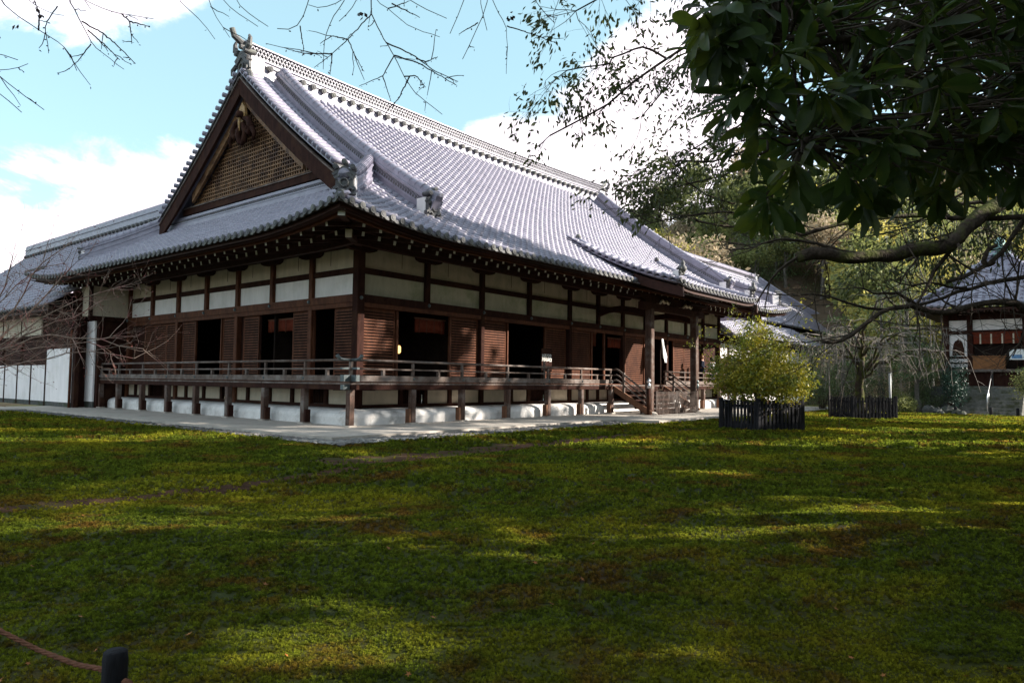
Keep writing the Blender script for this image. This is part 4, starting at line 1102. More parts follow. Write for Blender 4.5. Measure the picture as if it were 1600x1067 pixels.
FXx = TX-2.66
for y0, y1 in ((-15.5, -14.35), (-14.2, -11.55), (-11.4, -10.25)):
    tp('lintel_panel', plaster_w, FXx-.03, FXx, y0, y1, 5.0, 5.62)
for yy in (-15.55, -14.28, -11.5, -10.25): tp('front_pillar', wood, FXx-.16, FXx-.002, yy-.15, yy+.15, 2.6, 6.0)
tp('lintel', wood, FXx-.12, FXx-.002, -15.6, -10.2, 4.78, 4.98)
for y0, y1 in ((-11.34, -10.40), (-15.4, -14.44)):
    # white panel with bell-shaped window
    tp('white_panel', plaster_w, FXx-.04, FXx-.003, y0, y1, 3.42, 4.75)
    yc = (y0+y1)/2; m = MB()
    out = [(-.33, 3.46), (-.30, 3.9), (-.24, 4.2), (-.16, 4.36), (-.05, 4.42), (0, 4.52), (.05, 4.42), (.16, 4.36), (.24, 4.2), (.30, 3.9), (.33, 3.46)]
    m.extrude([(FXx-.055, yc+a, z) for a, z in out], (.012, 0, 0)); m.build('bell_window', wood, tem)
    for z in (2.75, 3.05): tp('white_strip', plaster_w, FXx-.04, FXx-.003, y0, y1, z, z+.2)
tp('opening', interior_m, FXx-.03, FXx-.005, -14.1, -11.7, 2.65, 4.76)
m = MB(); m.box(FXx-.26, FXx-.22, -14.05, -11.7, 4.15, 4.76); cu = m.build('hanging_blind', curtain_m, tem)
for yy in (-13.7, -13.15, -12.6, -12.05): box_part('blind_strip', plaster, cu, FXx-.275, FXx-.262, yy-.04, yy+.04, 4.15, 4.74)
tp('blind_rail', curtain_m, FXx-.29, FXx-.20, -14.1, -11.65, 4.765, 4.85)
tp('porch_floor', wood_grey, FXx-1.5, FXx+.2, -15.8, -10.0, 2.44, 2.6)
tp('porch_base', wood, FXx-1.3, FXx+.1, -15.6, -10.2, 1.5, 2.438)
m = MB(); m.cbox(-.30, .30, -.8, .8, 0, .75, .02); m.cbox(-.34, .34, -.86, .86, .751, .80, .01)
bx_ = empty('offering_box', (FXx-.55, -12.5, 2.601), 0, 'orange-brown wooden offering box on the small hall porch', 'box'); m.build('box_body', mat('orange_timber', (.24, .095, .03), .5, .3, 5, .3), bx_)
m = MB()
for i in range(9): m.cbox(-.26, .26, -.72+i*.17, -.68+i*.17, .801, .84, .005)
m.build('box_bars', wood_red, bx_)
sg_ = empty('notice_sign', (FXx-1.0, -13.9, 2.601), 0, 'small white sign with a blue picture on a post by the offering box', 'sign')
m = MB(); m.cbox(-.02, .02, -.02, .02, 0, .8, .004); m.build('sign_post', wood, sg_)
m = MB(); m.cbox(-.03, .0, -.36, .36, .55, 1.15, .006); m.build('sign_board', cloth_w, sg_)
m = MB(); m.cbox(-.036, -.031, -.25, .25, .62, .84, .002); m.build('blue_picture', mat('blue_print', (.12, .25, .45), .6, .3, 8), sg_)
# stone steps, landing, bamboo railing panel, metal handrail
st = empty('stone_steps', (0, 0, 0), 0, 'dark stone steps rising from the lawn to the small hall', 'steps')
for i in range(8):
    m = MB(); m.cbox(33.4+i*.36, 36.5, -14.3, -11.4, .0+i*.2 - (.1 if i == 0 else 0), .2+i*.2 - .003, .02); m.build('step', step_m, st)
m = MB(); m.cbox(36.502, 39, -16.5, -9.2, .0, 1.55, .02); m.build('landing', stone_dark, st)
fe = empty('bamboo_barrier', (36.7, -12.9, 1.551), 0, 'low weathered bamboo slat barrier above the stone steps', 'fence')
m = MB()
for z in (.10, .82): m.bar((0, -1.25, z), (0, 1.25, z), .05, .06)
fe_r = m.build('rails', wood_grey, fe)
for yy in (-1.28, 1.28):
    m = MB(); m.cbox(-.04, .04, yy-.04, yy+.04, 0, .95, .008); m.build('post', wood_grey, fe)
sl_me = None
for i in range(26):
    if sl_me is None:
        m = MB(); m.cbox(-.035, -.026, -.03, .03, .05, .86, .003); sl_me = m.mesh('slat', twig_pale)
    o = link('slat', sl_me, fe); o.location = (0, -1.2+i*.096, 0)
hr = empty('metal_handrail', (33.6, -12.75, 0), 0, 'sloping metal handrail standing in the middle of the stone steps', 'handrail')
m = MB(); m.tube([(-.1, 0, .05), (-.1, 0, 1.0), (.1, 0, 1.12), (2.6, 0, 2.5), (2.75, 0, 2.5), (2.75, 0, 1.6)], .032, 8); m.build('rail', metal_l, hr, True)
m = MB(); m.tube([(.5, 0, .4), (.5, 0, 1.33)], .028, 8); m.build('rail_post', metal_l, hr, True)
for i, (px, yy) in enumerate(((32.7, -11.35), (32.6, -13.0), (32.5, -14.2), (32.5, -14.9))):
    m = MB(); m.lathe([(.075, -.05), (.075, .42), (.05, .46)], (0, 0, 0), 10)
    o = m.build('short_post', fence_m, None, True, label=['short black post left of the stone steps', 'short black post in front of the steps, below the handrail', 'short black post at the right edge of the stone steps', 'short black post beside the round shrub right of the steps'][i], cat='post', group='short posts along the lawn edge'); o.location = (px, yy, 0)
m = MB(); m.prism([(32.2, -16), (33.38, -16), (33.38, -10.9), (32.2, -10.9)], -.05, .03); m.build('stone_path', concrete, kind='structure')
# picket barrier under the canopy, two panels
for i, (x0, x1) in enumerate(((15.75, 17.75), (17.95, 20.0))):
    g_ = empty('picket_barrier', (x0, -1.95, .12), 0, ['thin dark picket panel between the left canopy column and the middle', 'thin dark picket panel against the right canopy column'][i], 'fence', 'picket panels closing the hall stairs')
    m = MB(); m.bar((0, 0, .25), (x1-x0, 0, .25), .03, .05); m.bar((0, 0, .92), (x1-x0, 0, .92), .03, .05); m.build('rails', wood, g_)
    for q in (0, x1-x0):
        m = MB(); m.cbox(q-.035, q+.035, -.035, .035, 0, 1.08, .008); m.build('post', wood_grey, g_)
    m = MB(); m.cbox(-.02, .02, -.032, -.018, .03, 1.05, .003); pk = m.mesh('picket', wood_grey)
    k = int((x1-x0)/.12)
    for q in range(1, k): link('picket', pk, g_).location = ((x1-x0)*q/k, 0, rng.uniform(-.01, .01))
# small things on the veranda
ln = empty('hanging_lantern', (4.15, 2.6, 2.55), 0, 'small glowing paper lantern inside the first dark opening', 'lantern')
em = bpy.data.materials.new('lantern_glow'); em.use_nodes = True; em.node_tree.nodes['Principled BSDF'].inputs['Emission Color'].default_value = (1, .55, .16, 1); em.node_tree.nodes['Principled BSDF'].inputs['Emission Strength'].default_value = 1.3
m = MB(); m.lathe([(.09, 0), (.13, .05), (.13, .24), (.09, .29)], (0, 0, 0), 10); m.build('paper_shade', em, ln, True)
m = MB(); m.lathe([(.10, .29), (.14, .31), (.03, .36)], (0, 0, 0), 10); m.tube([(0, 0, .36), (0, 0, 1.75)], .008, 5); m.build('lantern_top', wood, ln)
nb_ = empty('notice_stand', (10.7, .55, 1.459), 0, 'dark notice board with white lettering standing on the veranda', 'sign')
m = MB(); m.cbox(-.36, .38, -.02, .02, .55, 1.5, .008); m.build('board', wood, nb_)
for q in (-.30, .32):
    m = MB(); m.cbox(q-.025, q+.025, .021, .06, 0, 1.3, .006); m.build('leg', wood, nb_)
def text(s, loc, size, rot, m_, parent, name='lettering'):
    cu_ = bpy.data.curves.new(name, 'FONT'); cu_.body = s; cu_.size = size; cu_.extrude = .003; cu_.align_x = 'CENTER'
    o = bpy.data.objects.new(name, cu_); COL.objects.link(o); o.data.materials.append(m_); o.location = loc; o.rotation_euler = rot
    me_ = bpy.data.meshes.new_from_object(o.evaluated_get(bpy.context.evaluated_depsgraph_get())); me_.name = name
    bpy.data.objects.remove(o)
    o = link(name, me_, parent); o.location = loc; o.rotation_euler = rot; return o
text('\u9806\u8def', (0, -.028, .98), .36, (math.pi/2, 0, 0), white_end, nb_)
m = MB(); m.cbox(-.055, .055, -.03, .03, 0, .95, .01)
o = m.build('grey_marker_post', wood_grey, label='short pale post standing in front of the dark notice board', cat='post'); o.location = (10.15, .25, 1.459)
bn = empty('white_banner', (20.75, .35, 1.459), 0, 'tied white cloth banner hanging beside the left canopy column', 'banner')
m = MB()
for j in range(9):
    z = 2.45-j*.16; w = .07+.02*j if j < 7 else .12
    for i in range(5): m.v.append((-w+2*w*i/4, .05*math.sin(i*2+j*.5)-.02*j, z))
for j in range(8):
    for i in range(4): m.f.append([j*5+i, j*5+i+1, j*5+i+6, j*5+i+5]); m.m.append(0)
bo = m.build('cloth', cloth_w, bn, True); q = bo.modifiers.new('t', 'SOLIDIFY'); q.thickness = .01
m = MB(); m.tube([(0, .06, 0), (0, .06, 2.5)], .018, 6); m.build('banner_pole', wood, bn)
# ------------------------------------------------------------------ fenced bush and fenced weeping cherry
def pen(name, c, rz, side, h, label, npk, extra):
    p = empty(name, c, rz, label, 'fence', 'low dark fences round trees')
    hs = side/2
    pk = MB(); pk.cbox(-.043, .043, -.014, .014, .06, h, .004); pk_me = pk.mesh('picket', fence_m)
    for k in range(4):
        R_ = Matrix.Rotation(k*math.pi/2, 4, 'Z')
        m = MB(); m.bar((-hs, -hs, .16), (hs, -hs, .16), .06, .20); m.bar((-hs, -hs, h-.18), (hs, -hs, h-.18), .05, .07); o = m.build('rail', fence_m, p); o.matrix_basis = R_
        m = MB(); m.cbox(-hs-.06, -hs+.06, -hs-.06, -hs+.06, -.05, h+.08, .012); o = m.build('corner_post', fence_m, p); o.matrix_basis = R_
        for i in range(npk):
            a = -hs+.12+(side-.24)*i/(npk-1); o = link('picket', pk_me, p)
            o.matrix_basis = R_ @ Matrix.Translation((a, -hs-.045, rng.uniform(-.015, .015)))
    m = MB(); m.cbox(*extra, .012); m.build('black_box', fence_m, p)
    return p
pen('tree_pen', (10.6, -8.65, 0), math.radians(-28), 1.85, 1.0, 'low black picket fence round the yellow-green bush', 11, (.98, 1.22, -.6, -.2, .25, .75))
pen('tree_pen', (23.1, -8.85, 0), math.radians(-46), 2.05, 1.0, 'low black picket fence round the weeping bare cherry', 12, (1.07, 1.3, -.7, -.3, .2, .7))
m = MB(); m.tube([(0, 0, -.1), (0, 0, 2.15)], .055, 8); pz = empty('metal_pole', tuple(world_of(34.6, 18.2)), 0, 'slim grey metal pole behind the second low fence', 'pole'); m.build('shaft', mat('grey_metal', (.42, .42, .43), .5, .1, 8, .5), pz, True)
m = MB(); m.cbox(.02, .16, -.06, .06, 1.75, 2.2, .01); m.build('small_box', metal_g, pz)
m = MB(); m.tube([(0, 0, -.1), (0, .02, 2.4)], .025, 7); o = m.build('bamboo_stake', twig_pale, None, True, label='thin pale bamboo stake left of the second low fence', cat='stake'); o.location = tuple(world_of(34.5, 15.25))
# ------------------------------------------------------------------ vegetation helpers
def leaf_quads(P, L, W, rg, dirs=None, droop=0.0):
    """diamond leaves, slightly folded; P (n,3) leaf bases"""
    P = np.asarray(P, float); n = len(P)
    if dirs is None: dirs = rg.normal(size=(n, 3))
    d = dirs + 0.0; d[:, 2] -= droop; d /= np.linalg.norm(d, axis=1)[:, None] + 1e-9
    r = rg.normal(size=(n, 3)); s = np.cross(d, r); s /= np.linalg.norm(s, axis=1)[:, None] + 1e-9
    u = np.cross(s, d)
    L_ = (L*rg.uniform(.65, 1.25, n))[:, None]; W_ = (W*rg.uniform(.7, 1.2, n))[:, None]
    V = np.stack([P, P + d*L_*.5 + s*W_*.5 + u*W_*.12, P + d*L_, P + d*L_*.5 - s*W_*.5 + u*W_*.12], 1).reshape(-1, 3)
    F = np.arange(4*n).reshape(-1, 4)
    return V, F
def blob_points(blobs, n, rg, inner=.45):
    """points through uneven lobes (centre, radii)"""
    vol = np.array([b[1][0]*b[1][1]*b[1][2] for b in blobs])**.75; idx = rg.choice(len(blobs), n, p=vol/vol.sum())
    C_ = np.array([b[0] for b in blobs])[idx]; R_ = np.array([b[1] for b in blobs])[idx]
    d = rg.normal(size=(n, 3)); d /= np.linalg.norm(d, axis=1)[:, None]
    rad = inner + (1.06-inner)*rg.random(n)**.7
    bump = 1 + .16*np.sin(5*d[:, 0]+idx)*np.sin(6*d[:, 1]+2*idx) + .10*np.sin(11*d[:, 2]+7*d[:, 0])
    return C_ + d*R_*(rad*bump)[:, None], d
def lobes(c, R_, k, rg, flat=.75, spread=.75, size=(.35, .6)):
    out = []
    for i in range(k):
        d = rg.normal(size=3); d /= np.linalg.norm(d); q = spread*R_*rg.random()**.45
        r = R_*rg.uniform(*size); out.append(((c[0]+d[0]*q, c[1]+d[1]*q, c[2]+d[2]*q*flat), (r, r, r*flat)))
    return out
def wobble(pts, amp, n, rg):
    """resample a polyline smoothly and shake it"""
    P = np.array([tuple(p) for p in pts], float)
    t = np.concatenate([[0], np.cumsum(np.linalg.norm(np.diff(P, axis=0), axis=1))]); q = np.linspace(0, t[-1], n)
    out = np.stack([np.interp(q, t, P[:, i]) for i in range(3)], 1)
    out[1:-1] = .25*out[:-2] + .5*out[1:-1] + .25*out[2:]
    sh = rg.normal(size=(n, 3))*amp; sh[0] = 0; sh[-1] *= .3
    return out + sh
def grow(mb, p, d, length, r, level, rg, tips, kids=(2, 4), grav=0.0, spread=.7, n=4, seg=4):
    p = np.array(p, float); d = np.array(d, float); d /= np.linalg.norm(d)
    pts = [p.copy()]; dd = d.copy()
    for i in range(seg):
        dd = dd + rg.normal(size=3)*.16; dd[2] -= grav; dd /= np.linalg.norm(dd)
        pts.append(pts[-1] + dd*length/seg)
    mb.tube(pts, list(np.linspace(r, r*.5, len(pts))), n, cap=False)
    tips.append((pts[-1], dd)); 
    if level > 0:
        for _ in range(rg.integers(*kids)):
            i = rg.integers(1, len(pts)); nd = dd + rg.normal(size=3)*spread
            grow(mb, pts[i], nd, length*rg.uniform(.5, .8), r*.55, level-1, rg, tips, kids, grav, spread, 3, max(2, seg-1))
def tree_trunk(mb, base, top, r, rg, limbs, n=8):
    mb.tube(wobble([base, (np.array(base)+np.array(top))/2, top], .06, 8, rg), list(np.linspace(r*1.15, r*.45, 8)), n)
    for l in limbs: mb.tube(wobble([(np.array(base)*.45+np.array(top)*.55), l], .10, 6, rg), list(np.linspace(r*.42, r*.12, 6)), 5)

# ------------------------------------------------------------------ hill and its woods
def hill_z(x, y):
    de = cam_depth(x, y); ri = cam_right(x, y)
    t = np.clip((de-58)/62, 0, 1.9); s = np.clip((ri-1)/36, 0, 1); s = s*s*(3-2*s)
    return -.3 + 27*np.minimum(t, 1.25)**1.15*s + 1.2*np.sin(.12*x)*np.cos(.15*y)*np.minimum(t*3, 1)
de, ri = np.meshgrid(np.linspace(56, 330, 60), np.linspace(-40, 260, 70))
HX = CAM_POS.x + FWD[0]*de + RGT[0]*ri; HY = CAM_POS.y + FWD[1]*de + RGT[1]*ri
hill_m = mat('hill_ground', (.085, .060, .040), .95, .4, .35, .1, .6, 1.5, col2=(.05, .055, .02), scale2=.06)
link('hill', grid_mesh('hill', HX, HY, hill_z(HX, HY), hill_m), kind='structure')
variants = []
for i in range(9):
    rg = np.random.default_rng(100+i)
    c = (0, 0, 5.0); bl = lobes(c, 3.0, 9, rg, .85, .8, (.35, .6))
    P, d = blob_points(bl, 1900, rg); V, F = leaf_quads(P, .42, .24, rg, droop=.1)
    cr = np_mesh('crown', V, F, (leaf_hill_g, leaf_hill_g, leaf_hill_y, leaf_hill_g, leaf_hill_b, leaf_hill_y, leaf_hill_g, leaf_hill_g, leaf_hill_y)[i])
    mb = MB(); tree_trunk(mb, (0, 0, -.8), (0, 0, 5.5), .20, rg, [b[0] for b in bl[:4]], 6); tr = mb.mesh('trunk', bark_grey)
    variants.append((cr, tr))
rg = np.random.default_rng(21)
cand = []
while len(cand) < 185:
    d_ = rg.uniform(60, 135) if rg.random() < .75 else rg.uniform(58, 85); r_ = rg.uniform(-2, .74*d_+5)
    p = world_of(d_, r_)
    if p.x < 80 and p.y > 1.5 and d_ < 84: continue            # keep clear of the halls
    px = 800+1122*r_/d_
    if 1120 < px < 1175 and 90 < d_ < 118: continue        # the bare slope
    if 1120 < px < 1350 and d_ < 90: continue            # keep the rear roofs in view
    if any((p.x-q.x)**2+(p.y-q.y)**2 < 9 for q in cand): continue
    p.z = float(hill_z(p.x, p.y)); cand.append(p)
for _ in range(160):                                     # the wood close behind the rear roofs
    d_ = rg.uniform(92, 126); p = world_of(d_, d_*(rg.uniform(1172, 1360)-800)/1122)
    if any((p.x-q.x)**2+(p.y-q.y)**2 < 13 for q in cand): continue
    p.z = float(hill_z(p.x, p.y)); cand.append(p)
for i, p in enumerate(cand):
    v = variants[int(rg.integers(0, 9))]; k = rg.uniform(.8, 1.55)
    vi = variants.index(v); lab = 'one of the many small %s trees in the wood on the hillside behind the halls' % ('yellow-leaved' if vi in (2, 5, 8) else 'brown-leaved' if vi == 4 else 'green-leaved')
    o = empty('hill_tree', p, rg.uniform(0, 6.28), lab, 'tree', 'trees on the wooded hillside')
    o.scale = (k, k, k*rg.uniform(.85, 1.25))
    link('crown', v[0], o); link('trunk', v[1], o)
# bamboo stand behind the small hall
rg = np.random.default_rng(31)
for i in range(22):
    d_ = rg.uniform(53, 62); p = world_of(d_, d_*(rg.uniform(1405, 1640)-800)/1122)
    b_ = empty('bamboo', (p.x, p.y, -.1), rg.uniform(0, 6), 'tall thin bamboo stem in the dark grove behind the small hall', 'bamboo', 'bamboo stems behind the small hall')
    h = rg.uniform(13, 18); mb = MB(); pts = wobble([(0, 0, 0), (rg.normal()*.3, rg.normal()*.3, h*.6), (rg.normal()*1.2, rg.normal()*1.2, h)], .03, 9, rg)
    mb.tube(pts, list(np.linspace(.055, .02, 9)), 6); mb.build('stem', twig_pale, b_, True)
    P = np.concatenate([pts[rg.integers(4, 9, 420)] + rg.normal(size=(420, 3))*[.75, .75, .9]]); V, F = leaf_quads(P, .30, .06, rg, droop=.5); link('foliage', np_mesh('foliage', V, F, leaf_hill_g), b_)

# ------------------------------------------------------------------ pines and garden trees round the small hall
def pine(depth, right, h, r, seed, label, lean=0., trunk_m=None, mat_=None, pads=11, base=.3, gap=1.0):
    rg = np.random.default_rng(seed); p = world_of(depth, right); o = empty('pine_tree', (p.x, p.y, -.05), 0, label, 'tree', 'pines in the garden')
    mb = MB(); top = (lean, lean*.3, h*.97)
    sp = wobble([(0, 0, 0), (lean*.3+.15*r*.3, .1, h*.35), (lean*.6-.1, -.1, h*.7), top], .05, 10, rg)
    mb.tube(sp, list(np.linspace(.05*h**.7+.03, .03, 10)), 8); P, D_ = [], []
    for i in range(pads):
        t = base + (1-base)*(i+.6)/pads; z = h*t; q = sp[min(9, int(t*9))]
        an = i*2.4+rg.uniform(-.4, .4); rr = r*(1.08-t)**.6*rg.uniform(.45, .85); c = np.array([q[0]+math.cos(an)*rr, q[1]+math.sin(an)*rr, z+rg.uniform(-.1, .2)])
        mb.tube(wobble([q, c], .04, 4, rg), [.05, .04, .03, .02], 5, cap=False)
        m = int(900/pads*3.2*max(1, (r/4)**1.7)); s = r*(1.15-t)**.5*.42
        pp = c + rg.normal(size=(m, 3))*[s*.75, s*.75, s*.22]; P.append(pp); dd = rg.normal(size=(m, 3)); dd[:, 2] = np.abs(dd[:, 2])+.3; D_.append(dd)
    mb.build('trunk', trunk_m or bark_grey, o, True)
    V, F = leaf_quads(np.concatenate(P), .20*max(1, r/4.5), .045*max(1, r/3.6), rg, np.concatenate(D_)); link('crown', np_mesh('crown', V, F, mat_ or leaf_pine), o)
    return o
pine(98, 36.2, 25, 8.5, 1, 'tall pine with a pale grey trunk rising behind the rear roofs', .3, bark_grey, pads=14, base=.45)
pine(100, 32.5, 20, 7, 2, 'smaller dark pine left of the pale-trunked pine behind the roofs')
pine(47, 24.2, 7.4, 3.6, 3, 'broad green pine left of the small hall roof', -.4, pads=13, base=.2)
pine(42.5, 24.0, 4.4, 1.9, 4, 'low spreading pine in front of the small hall white panel', .3, pads=10, base=.35)
pine(50, 27.5, 9.5, 3.6, 5, 'pine standing just behind the left corner of the small hall', 0, pads=13)
pine(44.5, 20.5, 5.6, 3.0, 6, 'bushy green pine behind the weeping bare cherry', .5, pads=12, base=.15)
pine(38, 28.6, 4.2, 1.7, 7, 'small pine at the right edge beside the small hall', -.3, pads=9, base=.25)
def shrub(depth, right, h, r, seed, label, m_=None, n=2600, size=.085, cat='shrub', group=None, zc=.55, name='shrub', stems=7, k=10, aspect=.5):
    rg = np.random.default_rng(seed); p = world_of(depth, right); o = empty(name, (p.x, p.y, 0), rg.uniform(0, 6), label, cat, group)
    bl = [((b[0][0], b[0][1], max(b[0][2], b[1][2]*.8)), b[1]) for b in lobes((0, 0, h*zc), r, k, rg, h/(2*r)*1.15, .75, (.30, .52))]
    P, d = blob_points(bl, n, rg, .35); P[:, 2] = np.abs(P[:, 2]-.05)+.05
    V, F = leaf_quads(P, size, size*aspect, rg, droop=.2); link('foliage', np_mesh('foliage', V, F, m_ or leaf_shrub), o)
    mb = MB()
    for i in range(stems):
        b = bl[i % len(bl)][0]; mb.tube(wobble([(rg.normal()*.12, rg.normal()*.12, -.05), (b[0]*.45, b[1]*.45, b[2]*.6), b], .03, 6, rg), list(np.linspace(.045, .012, 6)), 5, cap=False)
    mb.build('stems', bark, o); return o
for i, (px, d_, h, r, m_, lab) in enumerate([
    (1285, 44, 2.4, 1.9, leaf_shrub, 'dark round shrub left of the second low fence'), (1330, 46, 3.0, 2.2, leaf_shrub, 'broad green shrub behind the weeping cherry trunk'),
    (1405, 41, 1.3, 1.1, leaf_hill_g, 'low clipped shrub just right of the second low fence'), (1440, 43, 1.7, 1.3, leaf_shrub, 'low green shrub left of the rockery'),
    (1483, 41, 3.0, 1.0, leaf_blue, 'dark bluish-leaved shrub standing left of the stone steps'), (1618, 37.5, 2.6, 1.3, leaf_hill_g, 'round bright green shrub right of the stone steps'),
    (1250, 50, 3.4, 2.4, leaf_shrub, 'dark shrub behind the yellow-green bush'), (1385, 47, 2.6, 2.0, leaf_hill_b, 'brownish shrub behind the metal pole'),
    (1425, 46, 2.9, 1.6, leaf_hill_b, 'reddish-brown thin shrub between the pines'), (1300, 52, 4.6, 3.0, leaf_shrub, 'tall dark thicket behind the weeping cherry'), (1365, 53, 5.2, 3.2, leaf_shrub, 'tall green thicket behind the garden pines')]):
    shrub(d_, (px-800)/1122*d_, h, r, 50+i, lab, m_, 2600, .11)
for i, (px, d_, s) in enumerate([(1450, 41, .42), (1464, 40.4, .32), (1480, 40.8, .45), (1494, 40, .3), (1502, 39.6, .22)]):
    mb = MB(); rg = np.random.default_rng(70+i); mb.lathe([(.5, -.3), (1.0, 0), (.95, .35), (.6, .75), (.15, .95)], (0, 0, 0), 8)
    mb.v = [(x*(1+rg.uniform(-.25, .25)), y*(1+rg.uniform(-.25, .25)), z*(1+rg.uniform(-.2, .2))) for x, y, z in mb.v]
    o = mb.build('garden_rock', stone_dark, None, False, label=['pale rough rock at the left end of the rockery by the steps', 'small grey rock second from the left in the rockery', 'largest grey rock below the bluish shrub', 'small rock beside the foot of the stone steps', 'smallest rock lying against the stone steps'][i], cat='rock', group='rocks beside the stone steps')
    p = world_of(d_, (px-800)/1122*d_); o.location = (p.x, p.y, .05); o.scale = (s, s, s)
# the yellow-green bush in its pen
rg = np.random.default_rng(5)
bush = empty('fenced_bush', (10.6, -8.6, 0), .4, 'dense yellow-green leafy bush growing out of the low black fence', 'bush')
bl = [((0, 0, 1.75), (1.35, 1.35, 1.0)), ((-.5, .2, 2.5), (.8, .8, .75)), ((.45, -.2, 2.6), (.85, .8, .75)), ((.05, .1, 3.2), (.45, .45, .5)), ((-1.0, .2, 1.7), (.75, .75, .6)), ((1.0, -.1, 1.75), (.75, .8, .65)), ((0, -1.0, 1.6), (.8, .7, .65)), ((0, .9, 1.8), (.8, .7, .6)), ((-.6, -.7, 1.35), (.7, .7, .45)), ((.7, .7, 1.4), (.7, .7, .45))]
P, d = blob_points(bl, 17000, rg, .30); V, F = leaf_quads(P, .105, .05, rg, droop=.15); bush.scale = (1.12, 1.12, 1.05); link('foliage', np_mesh('foliage', V, F, leaf_bush), bush)
mb = MB()
for b in bl[1:]: mb.tube(wobble([(rg.normal()*.08, rg.normal()*.08, -.05), (b[0][0]*.4, b[0][1]*.4, b[0][2]*.55), b[0]], .03, 7, rg), list(np.linspace(.05, .012, 7)), 6, cap=False)
tips = []
for i in range(26): # shoots standing out of the outline
    b = bl[rg.integers(0, len(bl))]; dd = rg.normal(size=3); dd[2] = abs(dd[2])+.5; grow(mb, b[0], dd, b[1][0]*1.25, .012, 1, rg, tips)
mb.build('stems', bark, bush)
Pt = np.concatenate([t[0] + rg.normal(size=(14, 3))*.12 for t in tips]); V, F = leaf_quads(Pt, .10, .045, rg); link('shoot_leaves', np_mesh('shoot_leaves', V, F, leaf_bush), bush)
# weeping bare cherry
rg = np.random.default_rng(8)
ch = empty('weeping_cherry', (23.1, -8.85, 0), 0, 'bare weeping cherry with a mossy trunk and drooping grey twigs in the second fence', 'tree')
mb = MB(); mb.tube(wobble([(0, 0, -.1), (.1, .1, 1.2), (-.1, 0, 2.2), (.1, .1, 3.2)], .05, 9, rg), list(np.linspace(.24, .13, 9)), 9); mb.build('trunk', bark_moss, ch, True)
tw = MB(); lm = MB(); tips = []
for i in range(17):
    an = i*2.399; rr = rg.uniform(1.6, 4.0); z0_ = rg.uniform(1.5, 3.2); zt = z0_ + rg.uniform(.5, 2.4)
    a = np.array([0, 0, z0_]); b = np.array([math.cos(an)*rr*.5, math.sin(an)*rr*.5, zt]); c = np.array([math.cos(an)*rr, math.sin(an)*rr, zt-.1])
    pts = wobble([a, b, c], .07, 9, rg); lm.tube(pts, list(np.linspace(.075, .02, 9)), 6, cap=False)
    for j in range(11):
        q = pts[rg.integers(3, 9)]; l = rg.uniform(.4, 1.9); an2 = an+rg.normal()*.9; o_ = rg.uniform(.4, 1.5)
        e = q + [math.cos(an2)*o_, math.sin(an2)*o_, .12]; f = q + [math.cos(an2)*o_*1.35, math.sin(an2)*o_*1.35, -l]
        f[2] = max(f[2], .5)
        w_ = wobble([q, e, f], .035, 8, rg); tw.tube(w_, list(np.linspace(.016, .007, 8)), 3, cap=False)
        for _ in range(2):
            k = rg.integers(2, 7); grow(tw, w_[k], rg.normal(size=3)*[1, 1, .5]+[0, 0, -.4], l*.4, .009, 1, rg, tips, (1, 3), .15, .5, 3, 3)
lm.build('limbs', bark_moss, ch, True); tw.build('twigs', twig_pale, ch)

# ------------------------------------------------------------------ tall evergreens right of the lawn and behind the viewpoint, out of view, placed and cut for shade
def lit_spot(gx, gy):  # true where a pool of sun is wanted; leaves shading it are removed
    m = np.zeros(len(gx), bool)
    for (cx_, cy_, a, b, rot) in [(-5.6, 1.0, 2.8, 1.3, -.25), (-8.5, 3.0, 1.6, .8, .3), (-10.75, -13.9, 1.15, .9, .7), (-9.8, -15.9, .9, .4, .7), (-11.6, -15.0, .7, .5, 0), (-2.0, -12.4, 1.2, .45, -.9), (-2.3, -14.6, .6, .3, -.9), (1.0, -16.6, .7, .3, -.9), (5.4, -15.5, 1.6, .5, -.9),
                              (12.8, -12.0, 2.4, .5, -.9), (15.5, -13.5, 2.8, .8, -.9), (22, -14, 5, 1.6, -.9), (9.6, -4.6, 2.6, .6, 0), (13.5, -3.6, 3.0, 1.0, 0), (1.2, -3.3, 1.8, .5, 0), (4.9, -6.4, 1.0, .35, .1), (-4.0, -3.2, .8, .4, .5), (26, -8, 4, 2, 0), (4.5, -11.5, 1.4, .4, -.9), (-6.5, -9.5, .7, .3, -.9)]:
        u = (gx-cx_)*math.cos(rot)+(gy-cy_)*math.sin(rot); v = -(gx-cx_)*math.sin(rot)+(gy-cy_)*math.cos(rot)
        m |= (u/(a+.15))**2+(v/(b+.12))**2 < 1
    return m
rg = np.random.default_rng(77)
